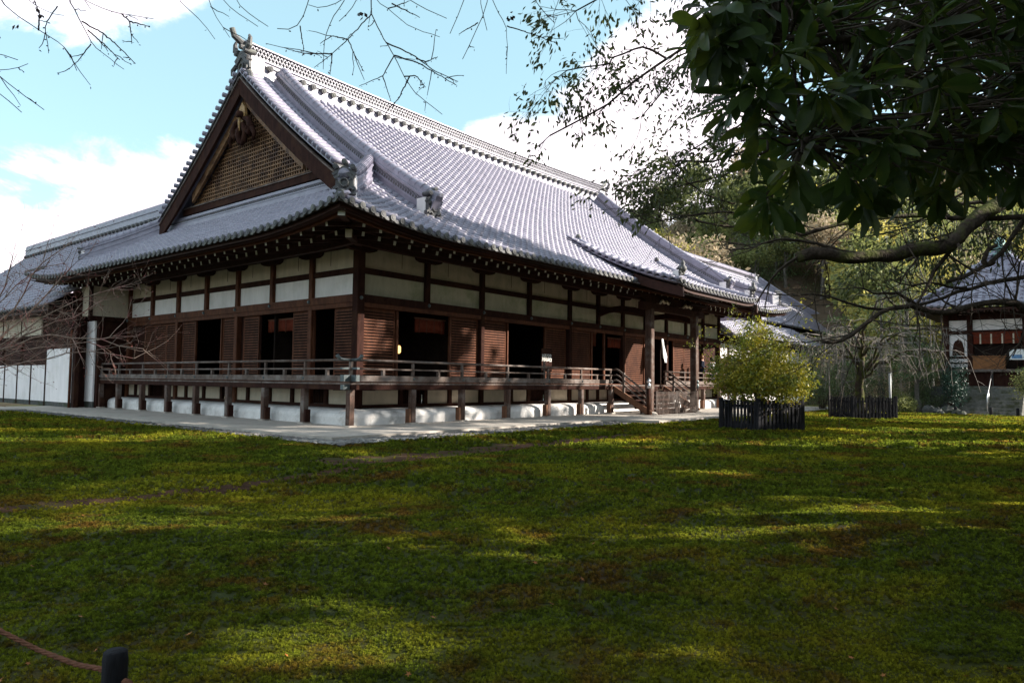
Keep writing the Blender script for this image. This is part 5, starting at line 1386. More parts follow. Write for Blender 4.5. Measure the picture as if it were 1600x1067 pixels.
for i, (d_, r_, h, cr) in enumerate([(-4, 8.5, 15, 4.2), (1.5, 10, 16, 4.2), (6.5, 12.5, 17, 4.4), (11.5, 16.0, 18, 4.6), (16.5, 19.5, 23, 4.8), (21.5, 23.5, 26.5, 5.0), (26.0, 27.0, 26, 4.6), (4, 19, 18, 5), (14, 25, 22, 5), (29.5, 30.5, 17, 3.4), (-13, 8, 18, 5), (-12, 0, 17, 5), (-9, 15, 19, 5)]):  # trees ending the list are added behind the viewpoint to dim the front wall
    p = world_of(d_, r_); o = empty('tall_evergreen', (p.x, p.y, -.1), 0, 'tall dense evergreen tree outside the picture, placed and shaped to shade the lawn and hall', 'tree', 'evergreens right of the lawn')
    bl = []
    for z in np.arange(2.2, h-1, 1.9):
        w = cr*(1 if z < h*.6 else (1-(z-h*.6)/(h*.4))**.6)
        for q in range(5): an = rg.uniform(0, 6.28); rr = w*.62*rg.random()**.5; s = rg.uniform(1.0, 1.7); bl.append(((math.cos(an)*rr, math.sin(an)*rr, z+rg.uniform(-.6, .6)), (s*1.15, s*1.15, s*.8)))
    P, d = blob_points(bl, 5600, rg, .1)
    Wp = P + np.array([p.x, p.y, -.1]); t = Wp[:, 2]/SUN.z
    keep = ~lit_spot(Wp[:, 0]-SUN.x*t, Wp[:, 1]-SUN.y*t)
    t0 = (Wp[:, 1]-0.)/SUN.y; hx = Wp[:, 0]-SUN.x*t0; hz = Wp[:, 2]-SUN.z*t0  # more leaves removed along sun rays to entrance, upper roof, wall and bush
    u_ = rg.random(len(P))
    keep &= ~((hx > 12.6) & (hz > .1) & (hz < 30) & (u_ < .985)); keep &= ~((hx > 9.5) & (hx <= 12.6) & (hz > .1) & (u_ < .55))
    keep &= ~((hx > -20) & (hz > 8.4-.27*np.maximum(hx-3, -2)))
    keep &= ~((hx > 2) & (hx < 12) & (hz > .1) & (hz < 2.0) & (np.sin(hx*2.1+1)*np.sin(hz*3.+.7*hx) > .35))
    for (wx, wz, wr) in ((1.7, 3.0, .62), (2.3, 2.1, .35), (8.3, 2.7, .42), (8.0, 1.95, .3), (6.3, .5, .5), (10.2, .5, .5)): keep &= ~(((hx-wx)/wr)**2+((hz-wz)/(wr*1.2))**2 < 1)
    for (tx, ty, tz, rad, frac) in ((10.75, -8.75, 2.3, 2.1, .9), (16.5, -1.7, 3.4, .9, .9), (20.2, -1.7, 3.0, .5, .5)):
        w = Wp - np.array([tx, ty, tz]); al = w @ np.array(SUN); keep &= ~((np.linalg.norm(w - al[:, None]*np.array(SUN), axis=1) < rad) & (u_ < frac))
    P = P[keep]
    V, F = leaf_quads(P, .58, .36, rg); link('crown', np_mesh('crown', V, F, leaf_shade), o)
    mb = MB(); tree_trunk(mb, (0, 0, 0), (0, 0, h*.85), .34, rg, [b[0] for b in bl[::4]]); mb.build('trunk', bark, o, True)
# ------------------------------------------------------------------ bare red-twigged shrub tree at the left, in front of the wing
rg = np.random.default_rng(41)
base = world_of(15.5, -13.6)
bt = empty('bare_maple', (base.x, base.y, -.05), 0, 'bare spreading tree with pale reddish twigs in front of the left wing', 'tree')
lm, tw = MB(), MB(); tips = []
ux, uy = RGT
def loc15(px, py, d_=15.5):
    p = at_px(px, py, d_); return np.array([p.x-base.x, p.y-base.y, p.z+.05])
lm.tube(wobble([(0, 0, 0), (.05, 0, .5), (0, .1, .95)], .02, 5, rg), [.11, .1, .09, .09, .08], 8)
for (pts, r_) in [([(-60, 590), (0, 545), (60, 512), (125, 492), (160, 470)], .030), ([(-60, 590), (0, 535), (45, 490), (85, 445), (112, 418)], .03), ([(-80, 590), (0, 572), (70, 558), (135, 545), (175, 552), (210, 560)], .016),
                  ([(-60, 580), (10, 500), (40, 450), (60, 415), (90, 395)], .026), ([(-50, 580), (5, 540), (80, 520), (130, 528), (180, 535), (222, 545)], .022), ([(-60, 580), (-5, 480), (15, 430), (20, 400)], .025), ([(-60, 580), (20, 530), (90, 480), (150, 455), (190, 448)], .02),
                  ([(-60, 585), (0, 555), (70, 540), (120, 535), (170, 528)], .02), ([(-60, 570), (0, 470), (45, 425), (100, 410)], .018)]:
    dj = 15.5 + rg.uniform(-1.2, 1.0)
    P = [loc15(px, py, 15.5+(dj-15.5)*min(1, i/2)) for i, (px, py) in enumerate(pts)]; P[0] = np.array([0, 0, .8])
    w_ = wobble(P, .025, 14, rg); lm.tube(w_, list(np.linspace(r_*1.2, r_*.4, 14)), 5, cap=False)
    for k in range(4, 14):
        for _ in range(2):
            dd = (w_[min(k+1, 13)]-w_[k-1]); dd = dd/np.linalg.norm(dd) + rg.normal(size=3)*.55 + [0, 0, .15]
            grow(tw, w_[k], dd, rg.uniform(.3, .75), .0075, 2, rg, tips, (2, 4), -.02, .55, 3, 3)
lm.build('limbs', twig_red, bt, True); tw.build('twigs', twig_red, bt)
Pt = np.array([t[0] for t in tips]); V, F = leaf_quads(Pt[::2], .05, .022, rg); link('buds', np_mesh('buds', V, F, mat('red_bud', (.16, .04, .03), .7, .4, 9)), bt)

# ------------------------------------------------------------------ gnarled mossy tree on the right: its limbs reach in from a trunk outside the picture
rg = np.random.default_rng(43)
tb = world_of(8.6, 9.4)
gt = empty('gnarled_tree', (tb.x, tb.y, -.05), 0, 'old gnarled tree whose mossy crooked limbs reach in from the right below the dark leaves', 'tree')
def lp(px, py, d_): p = at_px(px, py, d_); return np.array([p.x-tb.x, p.y-tb.y, p.z+.05])
mb = MB(); mb.tube(wobble([(0, 0, -.1), (.1, .05, 1.2), (-.05, .1, 2.5), (.1, 0, 4.2)], .04, 9, rg), list(np.linspace(.34, .20, 9)), 10); mb.build('trunk', bark_moss, gt, True)
twg = MB(); tips = []
def limb(pts, r0, r1, start, n=22, kids=10, tl=.55, mt=bark_moss, knob=.12, up=.15, lv=2):
    P = [np.array(start)] + [lp(*p) for p in pts]
    w_ = wobble(P, .006, n, rg)
    rr = np.linspace(r0*1.15, r1, n)*(1+knob*rg.normal(size=n)*.5)
    m = MB(); m.tube(w_, list(np.abs(rr)), 9); m.build('limb', mt, gt, True)
    for _ in range(kids):
        k = rg.integers(n//4, n); dd = w_[min(k+1, n-1)]-w_[max(k-1, 0)]; dd = dd/(np.linalg.norm(dd)+1e-6)*.7 + rg.normal(size=3)*.6 + [0, 0, up]
        grow(twg, w_[k], dd, tl*rg.uniform(.5, 1.3), max(.006, rr[k]*.35), lv, rg, tips, (2, 4), .0, .6, 4, 4)
    return w_
limb([(1640, 250, 8.6), (1560, 320, 8.3), (1510, 352, 8.1), (1496, 374, 8.0), (1475, 389, 8), (1440, 388, 7.9), (1420, 391, 7.9), (1396, 405, 7.8), (1375, 396, 7.8), (1350, 402, 7.7), (1325, 407, 7.7), (1300, 397, 7.6), (1275, 393, 7.6), (1246, 402, 7.6)], .11, .062, (0, 0, 3.6), 44, 9, .7)
limb([(1605, 337, 8.4), (1550, 341, 8.4), (1425, 337, 8.3), (1375, 339, 8.2), (1350, 345, 8.1), (1297, 353, 8.0), (1250, 368, 7.9)], .045, .018, (0, 0, 3.5), 26, 14, .8)
limb([(1640, 500, 8.6), (1600, 482, 8.5), (1589, 473, 8.5), (1550, 470, 8.4), (1512, 480, 8.4), (1475, 491, 8.3), (1457, 491, 8.3), (1437, 482, 8.2), (1417, 475, 8.2), (1387, 485, 8.1), (1375, 487, 8.1), (1360, 500, 8.1), (1340, 517, 8), (1312, 537, 8), (1285, 534, 7.9)], .060, .018, (0, 0, 1.9), 44, 22, .8, mt=bark)
limb([(1640, 420, 8.7), (1600, 434, 8.7), (1570, 436, 8.6), (1532, 447, 8.6), (1500, 452, 8.5), (1470, 467, 8.4), (1435, 479, 8.3), (1400, 484, 8.3), (1376, 485, 8.2), (1330, 478, 8.1), (1290, 458, 8.1), (1240, 462, 8)], .040, .010, (0, 0, 2.3), 30, 22, .9, mt=bark)
limb([(1630, 300, 8.6), (1595, 342, 8.6), (1590, 365, 8.5), (1570, 387, 8.5), (1550, 412, 8.4), (1545, 420, 8.4), (1525, 423, 8.4), (1505, 436, 8.3), (1480, 440, 8.3)], .050, .020, (0, 0, 3.0), 24, 8, .6, mt=bark)
limb([(1550, 412, 8.45), (1537, 415, 8.4), (1540, 396, 8.4), (1546, 388, 8.4), (1558, 384, 8.4)], .030, .02, lp(1552, 408, 8.42), 12, 2, .4, mt=bark)
limb([(1435, 478, 8.3), (1400, 455, 8.2), (1370, 460, 8.2), (1340, 450, 8.1)], .02, .008, lp(1450, 485, 8.3), 14, 8, .6, mt=bark)
limb([(1500, 452, 8.5), (1450, 440, 8.4), (1420, 448, 8.4), (1390, 435, 8.3)], .016, .006, lp(1510, 450, 8.5), 14, 8, .6, mt=bark)
limb([(1250, 368, 7.9), (1200, 345, 7.8), (1130, 330, 7.7), (1080, 336, 7.6), (1000, 352, 7.5)], .016, .004, lp(1290, 356, 8.0), 20, 10, .5, mt=bark)
limb([(1330, 395, 7.7), (1270, 380, 7.7), (1215, 372, 7.6), (1160, 392, 7.6), (1130, 388, 7.6)], .018, .006, lp(1350, 400, 7.7), 20, 10, .6, mt=bark)
twg.build('twigs', bark, gt)
# ------------------------------------------------------------------ small-leaved evergreen whose sprays hang into the sky
rg = np.random.default_rng(47)
tb = world_of(11, 11.5)
cam_t = empty('camphor_tree', (tb.x, tb.y, -.05), 0, 'evergreen with small leaves on thin dark sprays hanging into the sky right of the roof', 'tree')
mb = MB(); mb.tube(wobble([(0, 0, -.1), (.2, 0, 3), (-.2, .2, 6), (.1, 0, 9)], .05, 9, rg), list(np.linspace(.40, .22, 9)), 10); mb.build('trunk', bark, cam_t, True)
twg = MB(); tips = []; leafP = []
def spray(pts, r0, r1, start, n=20, kids=14, tl=.7, leaf0=.45, dens=1.0, lv=2, dn=.1):
    w_ = wobble([np.array(start)] + [lp(*p) for p in pts], .012, n, rg)
    m = MB(); m.tube(w_, list(np.linspace(r0, r1, n)), 6); m.build('limb', bark, cam_t, True)
    for _ in range(kids):
        k = rg.integers(int(n*leaf0), n); dd = w_[min(k+1, n-1)]-w_[max(k-1, 0)]; dd = dd/(np.linalg.norm(dd)+1e-6)*.8 + rg.normal(size=3)*.5 - [0, 0, dn]
        t0 = len(tips); grow(twg, w_[k], dd, tl*rg.uniform(.5, 1.2), max(.004, r1*.7), lv, rg, tips, (2, 4), .05, .55, 3, 4)
        for (q, d_) in tips[t0:]:
            for _ in range(int(rg.integers(3, 8)*dens)): leafP.append((q + rg.normal(size=3)*.055, d_))
S0 = (0, 0, 6.5)
spray([(1140, 30, 9.0), (1080, 72, 8.7), (1042, 91, 8.6), (998, 115, 8.4), (970, 149, 8.3), (926, 183, 8.2), (859, 212, 8.1)], .06, .010, S0, 30, 34, .34, .45, .7)
spray([(1140, 40, 9.0), (1070, 77, 8.7), (1061, 115, 8.6), (1037, 154, 8.5), (1003, 183, 8.4)], .035, .008, S0, 20, 10, .5, .6, .6)
spray([(1120, -60, 8.7), (1020, -40, 8.5), (940, -10, 8.2), (900, 18, 8.1)], .04, .008, S0, 20, 22, .5, .6, 1.3)
spray([(1000, 70, 8.4), (940, 105, 8.3), (880, 110, 8.2), (862, 130, 8.2)], .014, .006, lp(1040, 91, 8.6), 14, 14, .5, .3, .9)
for pts in ([(1230, 180, 10), (1170, 270, 9.6), (1084, 285, 9.4), (1030, 300, 9.2)], [(1240, 250, 10), (1152, 332, 9.6), (1096, 305, 9.4), (1060, 275, 9.3)], [(1250, 300, 10), (1192, 354, 9.6), (1102, 357, 9.3), (1040, 330, 9.2)], [(1240, 120, 10), (1160, 200, 9.7), (1110, 215, 9.5), (1070, 240, 9.4)], [(1220, 200, 10), (1130, 262, 9.5), (1060, 248, 9.3), (1010, 262, 9.2)]):
    spray(pts, .05, .010, S0, 22, 22, .45, .5, 1.3)
for pts in ([(1200, 20, 10.2), (1120, 100, 10), (1085, 140, 9.9)], [(1210, 60, 10.5), (1140, 130, 10.3), (1100, 190, 10.2)], [(1220, 0, 10.2), (1130, 60, 10), (1075, 100, 9.9)], [(1500, 300, 11), (1420, 360, 10.8), (1350, 370, 10.6)], [(1560, 330, 11), (1480, 370, 10.8), (1420, 380, 10.7)]):
    spray(pts, .04, .010, S0, 18, 18, .7, .4, 1.8)
P = np.array([p for p, _ in leafP]); D_ = np.array([d for _, d in leafP])
V, F = leaf_quads(P, .088, .034, rg, D_ + rg.normal(size=D_.shape)*.6, droop=.6); link('leaves', np_mesh('leaves', V, F, leaf_small), cam_t, kind='stuff')
twg.build('twigs', bark, cam_t)

# ------------------------------------------------------------------ big dark leaves close to the viewpoint, top right
rg = np.random.default_rng(53)
tb = world_of(3.6, 5.6)
bl_t = empty('broadleaf_tree', (tb.x, tb.y, -.05), 0, 'tree with large glossy dark leaves hanging close overhead in the top right corner', 'tree')
mb = MB(); mb.tube(wobble([(0, 0, -.1), (.1, 0, 1.5), (-.1, .1, 3), (0, 0, 5.5)], .03, 9, rg), list(np.linspace(.20, .10, 9)), 10); mb.build('trunk', bark, bl_t, True)
# one leaf: obovate blade, folded along the midrib and curved
rows = [(0, .0), (.06, .10), (.25, .30), (.45, .44), (.65, .50), (.82, .40), (.93, .22), (1.0, .0)]
lv, lf = [], []
for i, (t, w) in enumerate(rows):
    z = -.16*t*t
    for sgn in (-1, 0, 1): lv.append((sgn*w*.30, t, z + abs(sgn)*w*.10))
for i in range(len(rows)-1):
    for j in range(2): lf.append((i*3+j, i*3+j+1, i*3+j+4, i*3+j+3))
lv = np.array(lv)
poly = [(1078, -90), (1092, 40), (1072, 95), (1108, 178), (1160, 262), (1180, 300), (1165, 350), (1200, 378), (1265, 330), (1300, 318), (1340, 345), (1400, 322), (1470, 336), (1530, 300), (1620, 325), (1760, 330), (1760, -90)]
def inside(x, y):
    c = False; j = len(poly)-1
    for i in range(len(poly)):
        (x0, y0), (x1, y1) = poly[i], poly[j]
        if (y0 > y) != (y1 > y) and x < (x1-x0)*(y-y0)/(y1-y0)+x0: c = not c
        j = i
    return c
whorls = []
while len(whorls) < 540:
    x = rg.uniform(1070, 1760); y = rg.uniform(-90, 380)
    if not inside(x, y+22): continue
    edge = np.clip((x-1080)/330, 0, 1)
    if rg.random() > .30 + .70*edge: continue
    d_ = rg.uniform(2.3, 2.7+2.4*edge)
    whorls.append((lp(x, y, d_), x, y))
lm_ = MB(); mats_ = []
hubs = [lp(1760, 60, 3.4), lp(1500, 40, 3.4), lp(1330, 120, 3.0), lp(1420, 220, 3.2), lp(1640, 230, 3.4), lp(1230, 60, 2.8), lp(1260, 220, 2.8), lp(1560, 140, 3.8)]
H = MB()
H.tube(wobble([(0, 0, 3.0), hubs[0], hubs[1], hubs[2]], .02, 16, rg), list(np.linspace(.055, .016, 16)), 7)
H.tube(wobble([(0, 0, 2.6), hubs[4], hubs[3], hubs[6]], .02, 16, rg), list(np.linspace(.05, .014, 16)), 7)
H.tube(wobble([hubs[1], hubs[5]], .02, 8, rg), list(np.linspace(.024, .012, 8)), 6); H.tube(wobble([hubs[0], hubs[7]], .02, 8, rg), list(np.linspace(.024, .012, 8)), 6)
H.build('limbs', bark, bl_t, True)
for (p, x, y) in whorls:
    hb = min(hubs, key=lambda q: np.linalg.norm(q-p)); a = hb + (p-hb)*.15
    out = p-hb; out = out/(np.linalg.norm(out)+1e-6)
    lm_.tube(wobble([a, (a+p)/2+[0, 0, .03], p], .012, 5, rg), [.0055, .005, .0045, .004, .004], 4, cap=False)
    axis = out*.6 + rg.normal(size=3)*.35 + [0, 0, -.1]; axis /= np.linalg.norm(axis)
    e1 = np.cross(axis, [0, 0, 1.]); e1 /= np.linalg.norm(e1)+1e-6; e2 = np.cross(axis, e1)
    k = rg.integers(5, 10)
    for i in range(k):
        an = 2*math.pi*(i+rg.uniform(-.3, .3))/k
        d_ = (e1*math.cos(an)+e2*math.sin(an))*rg.uniform(.6, 1.1) + axis*rg.uniform(.25, .9) + np.array([0, 0, -.38])
        d_ /= np.linalg.norm(d_); up = axis*.8 + np.array([0, 0, .7]) + rg.normal(size=3)*.25
        t_ = np.cross(d_, up); t_ /= np.linalg.norm(t_)+1e-6; n_ = np.cross(t_, d_); s = rg.uniform(.08, .168)
        m = M4(p + d_*.01, t_*s*rg.uniform(.85, 1.15), d_*s, n_*s); mats_.append(m)
lm_.build('leaf_twigs', bark, bl_t)
cl = np.array([CAM_POS.x-tb.x, CAM_POS.y-tb.y, CAM_POS.z+.05])
mats_.sort(key=lambda m: np.sum((m[:3, 3]-cl)**2))
leaf_me = np_mesh('leaf', lv, lf, leaf_big, True)
for m in mats_[:300]: link('leaf', leaf_me, bl_t).matrix_basis = Matrix(m.tolist())
V, F = stamp(lv, lf, mats_[300:]); link('leaves', np_mesh('leaves', V, F, leaf_big, True), bl_t, kind='stuff')

# ------------------------------------------------------------------ bare twigs hanging in from above
rg = np.random.default_rng(59)
tb = world_of(-1.5, -4.5)
ot = empty('overhanging_bare_tree', (tb.x, tb.y, -.05), 0, 'bare tree whose thin budded twigs hang down from the top edge of the sky', 'tree')
mb = MB(); mb.tube(wobble([(0, 0, -.1), (.1, .1, 2), (0, 0, 4.5)], .03, 8, rg), list(np.linspace(.17, .10, 8)), 9); mb.build('trunk', bark, ot, True)
heads = [lp(-60, -330, 4.4), lp(150, -320, 4.6), lp(360, -330, 4.6), lp(560, -320, 4.7), lp(760, -330, 4.8), lp(-420, 40, 4.6)]
H = MB(); H.tube(wobble([(0, 0, 4.3), heads[0], heads[1], heads[2], heads[3], heads[4]], .02, 26, rg), list(np.linspace(.06, .016, 26)), 7)
H.tube(wobble([(0, 0, 4.0), heads[5]], .02, 8, rg), list(np.linspace(.04, .015, 8)), 6); H.build('limbs', bark, ot, True)
T = MB(); buds = []
TW = [[(0, 3), (31, 28), (62, 48), (106, 75), (120, 111)], [(106, 0), (125, 30), (142, 69), (168, 90), (194, 109)], [(128, 34), (162, 53), (190, 78), (212, 100)], [(137, 47), (165, 72), (187, 94)], [(128, 0), (166, 16), (190, 22), (240, 30)], [(190, 22), (203, 34), (206, 69)], [(203, 34), (234, 42)],
      [(-40, 90), (0, 120), (35, 148), (69, 172)], [(-40, 110), (0, 147), (34, 176)], [(-30, 80), (0, 84), (28, 94)], [(-40, 110), (0, 111), (28, 108), (44, 100)], [(272, 0), (309, 25), (336, 62)], [(322, 0), (340, 30), (359, 59)], [(344, 0), (380, 28), (403, 42)], [(364, 0), (392, 26), (419, 42)],
      [(483, 0), (469, 41), (452, 49), (433, 45)], [(469, 41), (475, 84)], [(580, -20), (580, 23), (603, 67), (616, 87), (631, 120), (650, 147), (691, 179)], [(580, 23), (544, 62), (519, 84), (491, 106)], [(519, 84), (516, 117)], [(519, 84), (475, 84), (444, 75)], [(544, 62), (556, 90), (569, 112)], [(544, 62), (516, 56)],
      [(616, 87), (598, 119), (561, 135)], [(598, 119), (611, 159)], [(616, 87), (656, 100), (712, 133)], [(603, 67), (647, 87), (680, 112), (716, 128)], [(650, 92), (666, 97), (684, 89)], [(584, 0), (606, 14), (637, 41), (687, 58)], [(612, 6), (656, 28)], [(634, 0), (665, 14), (698, 29)], [(606, 14), (640, 2)],
      [(728, 0), (703, 53)], [(766, 0), (792, 41), (793, 80), (791, 116)], [(792, 41), (830, 53), (870, 68)], [(764, 3), (744, 47), (723, 93)], [(747, 36), (717, 54)], [(541, 0), (519, 28), (506, 62), (505, 109)], [(541, 0), (500, 15), (482, 8)], [(560, 0), (540, 25), (530, 34)], [(750, 0), (757, 40), (761, 48)], [(0, 60), (-30, 20), (-60, 0)],
      [(40, 0), (75, 20), (100, 25)], [(60, 48), (62, 20), (50, -5)], [(142, 69), (125, 92), (108, 109)], [(90, 10), (70, 40), (76, 84)], [(640, 120), (625, 150), (612, 170)], [(631, 120), (650, 118), (665, 137)], [(880, 0), (860, 20), (866, 37)], [(832, 0), (850, 20), (866, 36)]]
for pts in TW:
    top = pts[0][1] <= 5; dj = 4.6+rg.uniform(-.4, .5)
    P = [lp(px, py, dj) for px, py in pts]
    if top:
        hd = min(heads[:5], key=lambda q: np.linalg.norm(q-P[0])); P = [hd] + P
    elif pts[0][0] < 0: P = [heads[5]] + P
    n = 6*len(P); w_ = wobble(P, .0016, n, rg); main = pts[0] == (580, -20) or pts[0] in ((0, 3), (106, 0))
    T.tube(w_, list(np.linspace(.0085 if main else .0050, .0022, n)), 4, cap=False)
    for k in range(n//3, n, 2):
        buds.append(w_[k]); 
        if rg.random() < .22:
            dd = w_[min(k+1, n-1)]-w_[k-1]; dd = dd/(np.linalg.norm(dd)+1e-6)*.7+rg.normal(size=3)*.6; e = w_[k]+dd*rg.uniform(.05, .17)
            T.tube(wobble([w_[k], (w_[k]+e)/2, e], .004, 4, rg), [.0035, .003, .0025, .002], 3, cap=False); buds.append(e)
T.build('twigs', twig_m, ot)
Bp = np.array(buds); V, F = leaf_quads(Bp-[0, 0, .008], .018, .010, rg); link('buds', np_mesh('buds', V, F, twig_m), ot)
for (px, py) in ((568, 20), (62, 21), (28, 40), (795, 26)):
    q = lp(px, py, 4.6); V, F = leaf_quads(np.repeat(q[None], 5, 0)+rg.normal(size=(5, 3))*.012, .035, .024, rg, droop=.8); link('withered_leaf', np_mesh('withered_leaf', V, F, twig_m), ot)

# ------------------------------------------------------------------ people on the veranda near the right end
skin_m = mat('skin', (.50, .30, .22), .6, .08, 8, .3)
def person(loc, rz, label, top_m, leg_m, hair_m, h=1.68, arm=.2):
    o = empty('person', loc, rz, label, 'person'); k = h/1.70
    J = {'pel': (0, 0, .92, .125), 'wai': (0, .01, 1.08, .115), 'che': (0, .01, 1.28, .135), 'sho': (0, 0, 1.40, .10), 'nec': (0, 0, 1.47, .055), 'hea': (0, -.015, 1.55, .082), 'hd2': (0, -.01, 1.62, .088),
         'lh': (-.09, 0, .88, .09), 'lk': (-.10, -.03, .48, .06), 'la': (-.10, .02, .08, .042), 'lf': (-.11, -.14, .03, .035), 'rh': (.09, 0, .88, .09), 'rk': (.10, -.01, .48, .06), 'ra': (.10, .03, .08, .042), 'rf': (.11, -.13, .03, .035),
         'ls': (-.17, 0, 1.37, .062), 'le': (-.23, .02, 1.10, .045), 'lw': (-.20, -.10-arm, .98, .032), 'lp': (-.19, -.16-arm, .97, .030), 'rs': (.17, 0, 1.37, .062), 're': (.23, .03, 1.10, .045), 'rw': (.19, -.16-arm, 1.05, .032), 'rp': (.18, -.22-arm, 1.06, .030)}
    E_ = [('pel', 'wai'), ('wai', 'che'), ('che', 'sho'), ('sho', 'nec'), ('nec', 'hea'), ('hea', 'hd2'), ('pel', 'lh'), ('lh', 'lk'), ('lk', 'la'), ('la', 'lf'), ('pel', 'rh'), ('rh', 'rk'), ('rk', 'ra'), ('ra', 'rf'), ('sho', 'ls'), ('ls', 'le'), ('le', 'lw'), ('lw', 'lp'), ('sho', 'rs'), ('rs', 're'), ('re', 'rw'), ('rw', 'rp')]
    for s_, w in (('l', -.19), ('r', .19)):       # five separate fingers
        wx, wy, wz, _ = J[s_+'p']
        for f in range(5):
            J[s_+'f%d' % f] = (wx+(f-2)*.014, wy-(.07 if f else .035)-.008*(2-abs(f-2)), wz-.03, .009); E_.append((s_+'p', s_+'f%d' % f))
    def skin(name, keys, m, grow_=1.0, add=0.0):
        ks = [q for q in J if q in keys]; ix = {q: i for i, q in enumerate(ks)}
        me = bpy.data.meshes.new(name); me.from_pydata([Vector(J[q][:3])*k for q in ks], [(ix[a], ix[b]) for a, b in E_ if a in ix and b in ix], []); me.materials.append(m)
        ob = link(name, me, o); sk = ob.modifiers.new('skin', 'SKIN'); ob.modifiers.new('s', 'SUBSURF').levels = 1; ob.modifiers['s'].render_levels = 1
        for i, q in enumerate(ks):
            v = me.skin_vertices[0].data[i]; v.radius = ((J[q][3]*grow_+add)*k,)*2; v.use_root = (i == 0)
        return ob
    skin('body', list(J), skin_m)
    skin('jacket', ['pel', 'wai', 'che', 'sho', 'ls', 'le', 'lw', 'rs', 're', 'rw'], top_m, 1.05, .016)
    skin('trousers', ['pel', 'lh', 'lk', 'la', 'rh', 'rk', 'ra'], leg_m, 1.03, .014)
    m = MB(); m.lathe([(.10, -.09), (.112, -.02), (.108, .06), (.07, .115), (.01, .13)], (0, .022*k, 1.62*k), 12); m.build('hair', hair_m, o, True)
    m = MB(); m.tube([(0, -.09*k, 1.60*k), (0, -.118*k, 1.575*k), (0, -.095*k, 1.56*k)], [.010, .016, .012], 5); m.build('nose', skin_m, o, True)
    for sx in (-.034, .034):
        m = MB(); m.lathe([(.004, -.008), (.011, 0), (.004, .008)], (sx*k, -.092*k, 1.605*k), 6); m.build('eye', interior_m, o)
        m = MB(); m.tube([(sx*2.7*k, -.005*k, 1.625*k), (sx*2.85*k, 0, 1.60*k), (sx*2.65*k, -.005*k, 1.57*k)], [.010, .016, .010], 5); m.build('ear', skin_m, o, True)
    return o
dark_cloth = mat('navy_cloth', (.022, .026, .045), .85, .3, 9, .1); grey_cloth = mat('grey_cloth', (.34, .34, .36), .85, .3, 7, .1)
person((25.45, .25, 1.459), math.radians(15), 'person with light brown hair in a dark jacket standing on the veranda beside the bush', dark_cloth, dark_cloth, mat('brown_hair', (.19, .085, .035), .6, .3, 30), 1.72, .05)
person((26.35, .05, 1.459), math.radians(-30), 'person in a pale grey jacket standing behind the bush on the veranda', grey_cloth, dark_cloth, mat('dark_hair', (.03, .022, .018), .6, .3, 30), 1.62, .1)

# ------------------------------------------------------------------ rope fence in the near corner
rp = empty('rope_fence', (-12.5, -14.51, 0), 0, 'short charred wooden post with a brown rope in the near left corner', 'fence')
def lr(px, py, d_): p = at_px(px, py, d_); return np.array([p.x+12.5, p.y+14.51, p.z])
m = MB(); m.lathe([(.046, -.35), (.048, .395), (.045, .425), (.036, .432)], (0, 0, 0), 14); m.build('post', fence_m, rp, True)
def rope(pts, name='rope'):
    w_ = wobble(pts, .0, 40, rg); m = MB()
    for s in range(3):
        q = [np.array(p) + [0.006*math.cos(i*1.3+s*2.09), 0.006*math.sin(i*1.3+s*2.09), 0.006*math.cos(i*1.3+s*2.09+1)] for i, p in enumerate(w_)]; m.tube(q, .0062, 5)
    m.build(name, rope_m, rp, True)
rope([lr(-60, 950, 3.6), lr(0, 985, 3.45), lr(60, 1015, 3.3), lr(120, 1038, 3.1), lr(165, 1046, 2.95), (.0, -.03, .29), (.05, .0, .28)])
rope([(.05, .0, .29), (.055, -.03, .285), lr(192, 1062, 2.88), lr(230, 1090, 2.75), lr(300, 1130, 2.6)])
m = MB(); m.tube([(.054*math.cos(q), .054*math.sin(q), .29+.004*math.sin(3*q)) for q in np.linspace(0, 6.28, 20)], .009, 5); m.build('rope_loop', rope_m, rp, True)
pz_ = lr(-60, 950, 3.6); m = MB(); m.lathe([(.046, -.35), (.046, .43), (.036, .435)], (pz_[0], pz_[1], 0), 12); m.build('post', fence_m, rp, True)

# ------------------------------------------------------------------ fallen leaves and litter on the moss
lvv, lff = [(0, 0, 0)], []
for i in range(10):
    an = math.pi*2*i/10+.3; r_ = 1.0 if i % 2 == 0 else .34
    if i in (7, 8, 9) and i % 2 == 0: r_ = .7
    lvv.append((r_*math.cos(an), r_*math.sin(an), .16*(r_-.3)))
lff = [(0, 1+i, 1+(i+1) % 10) for i in range(10)]
fl_me = np_mesh('fallen_leaf', np.array(lvv), np.array(lff), leaf_fall)
for i in range(95):
    d_ = 3.1 + 13*rg.random()**1.6; r_ = rg.uniform(-.72, .72)*d_; p = world_of(d_, r_)
    if p.x > -4 and p.y > -4.3: continue
    o = link('fallen_leaf', fl_me, None, label='small orange-brown fallen leaf lying on the moss', cat='leaf', group='fallen leaves on the moss')
    s = rg.uniform(.018, .034); o.location = (p.x, p.y, float(ground_z(p.x, p.y))+.028); o.scale = (s, s, s); o.rotation_euler = (rg.uniform(-.6, .6), rg.uniform(-.6, .6), rg.uniform(0, 6))
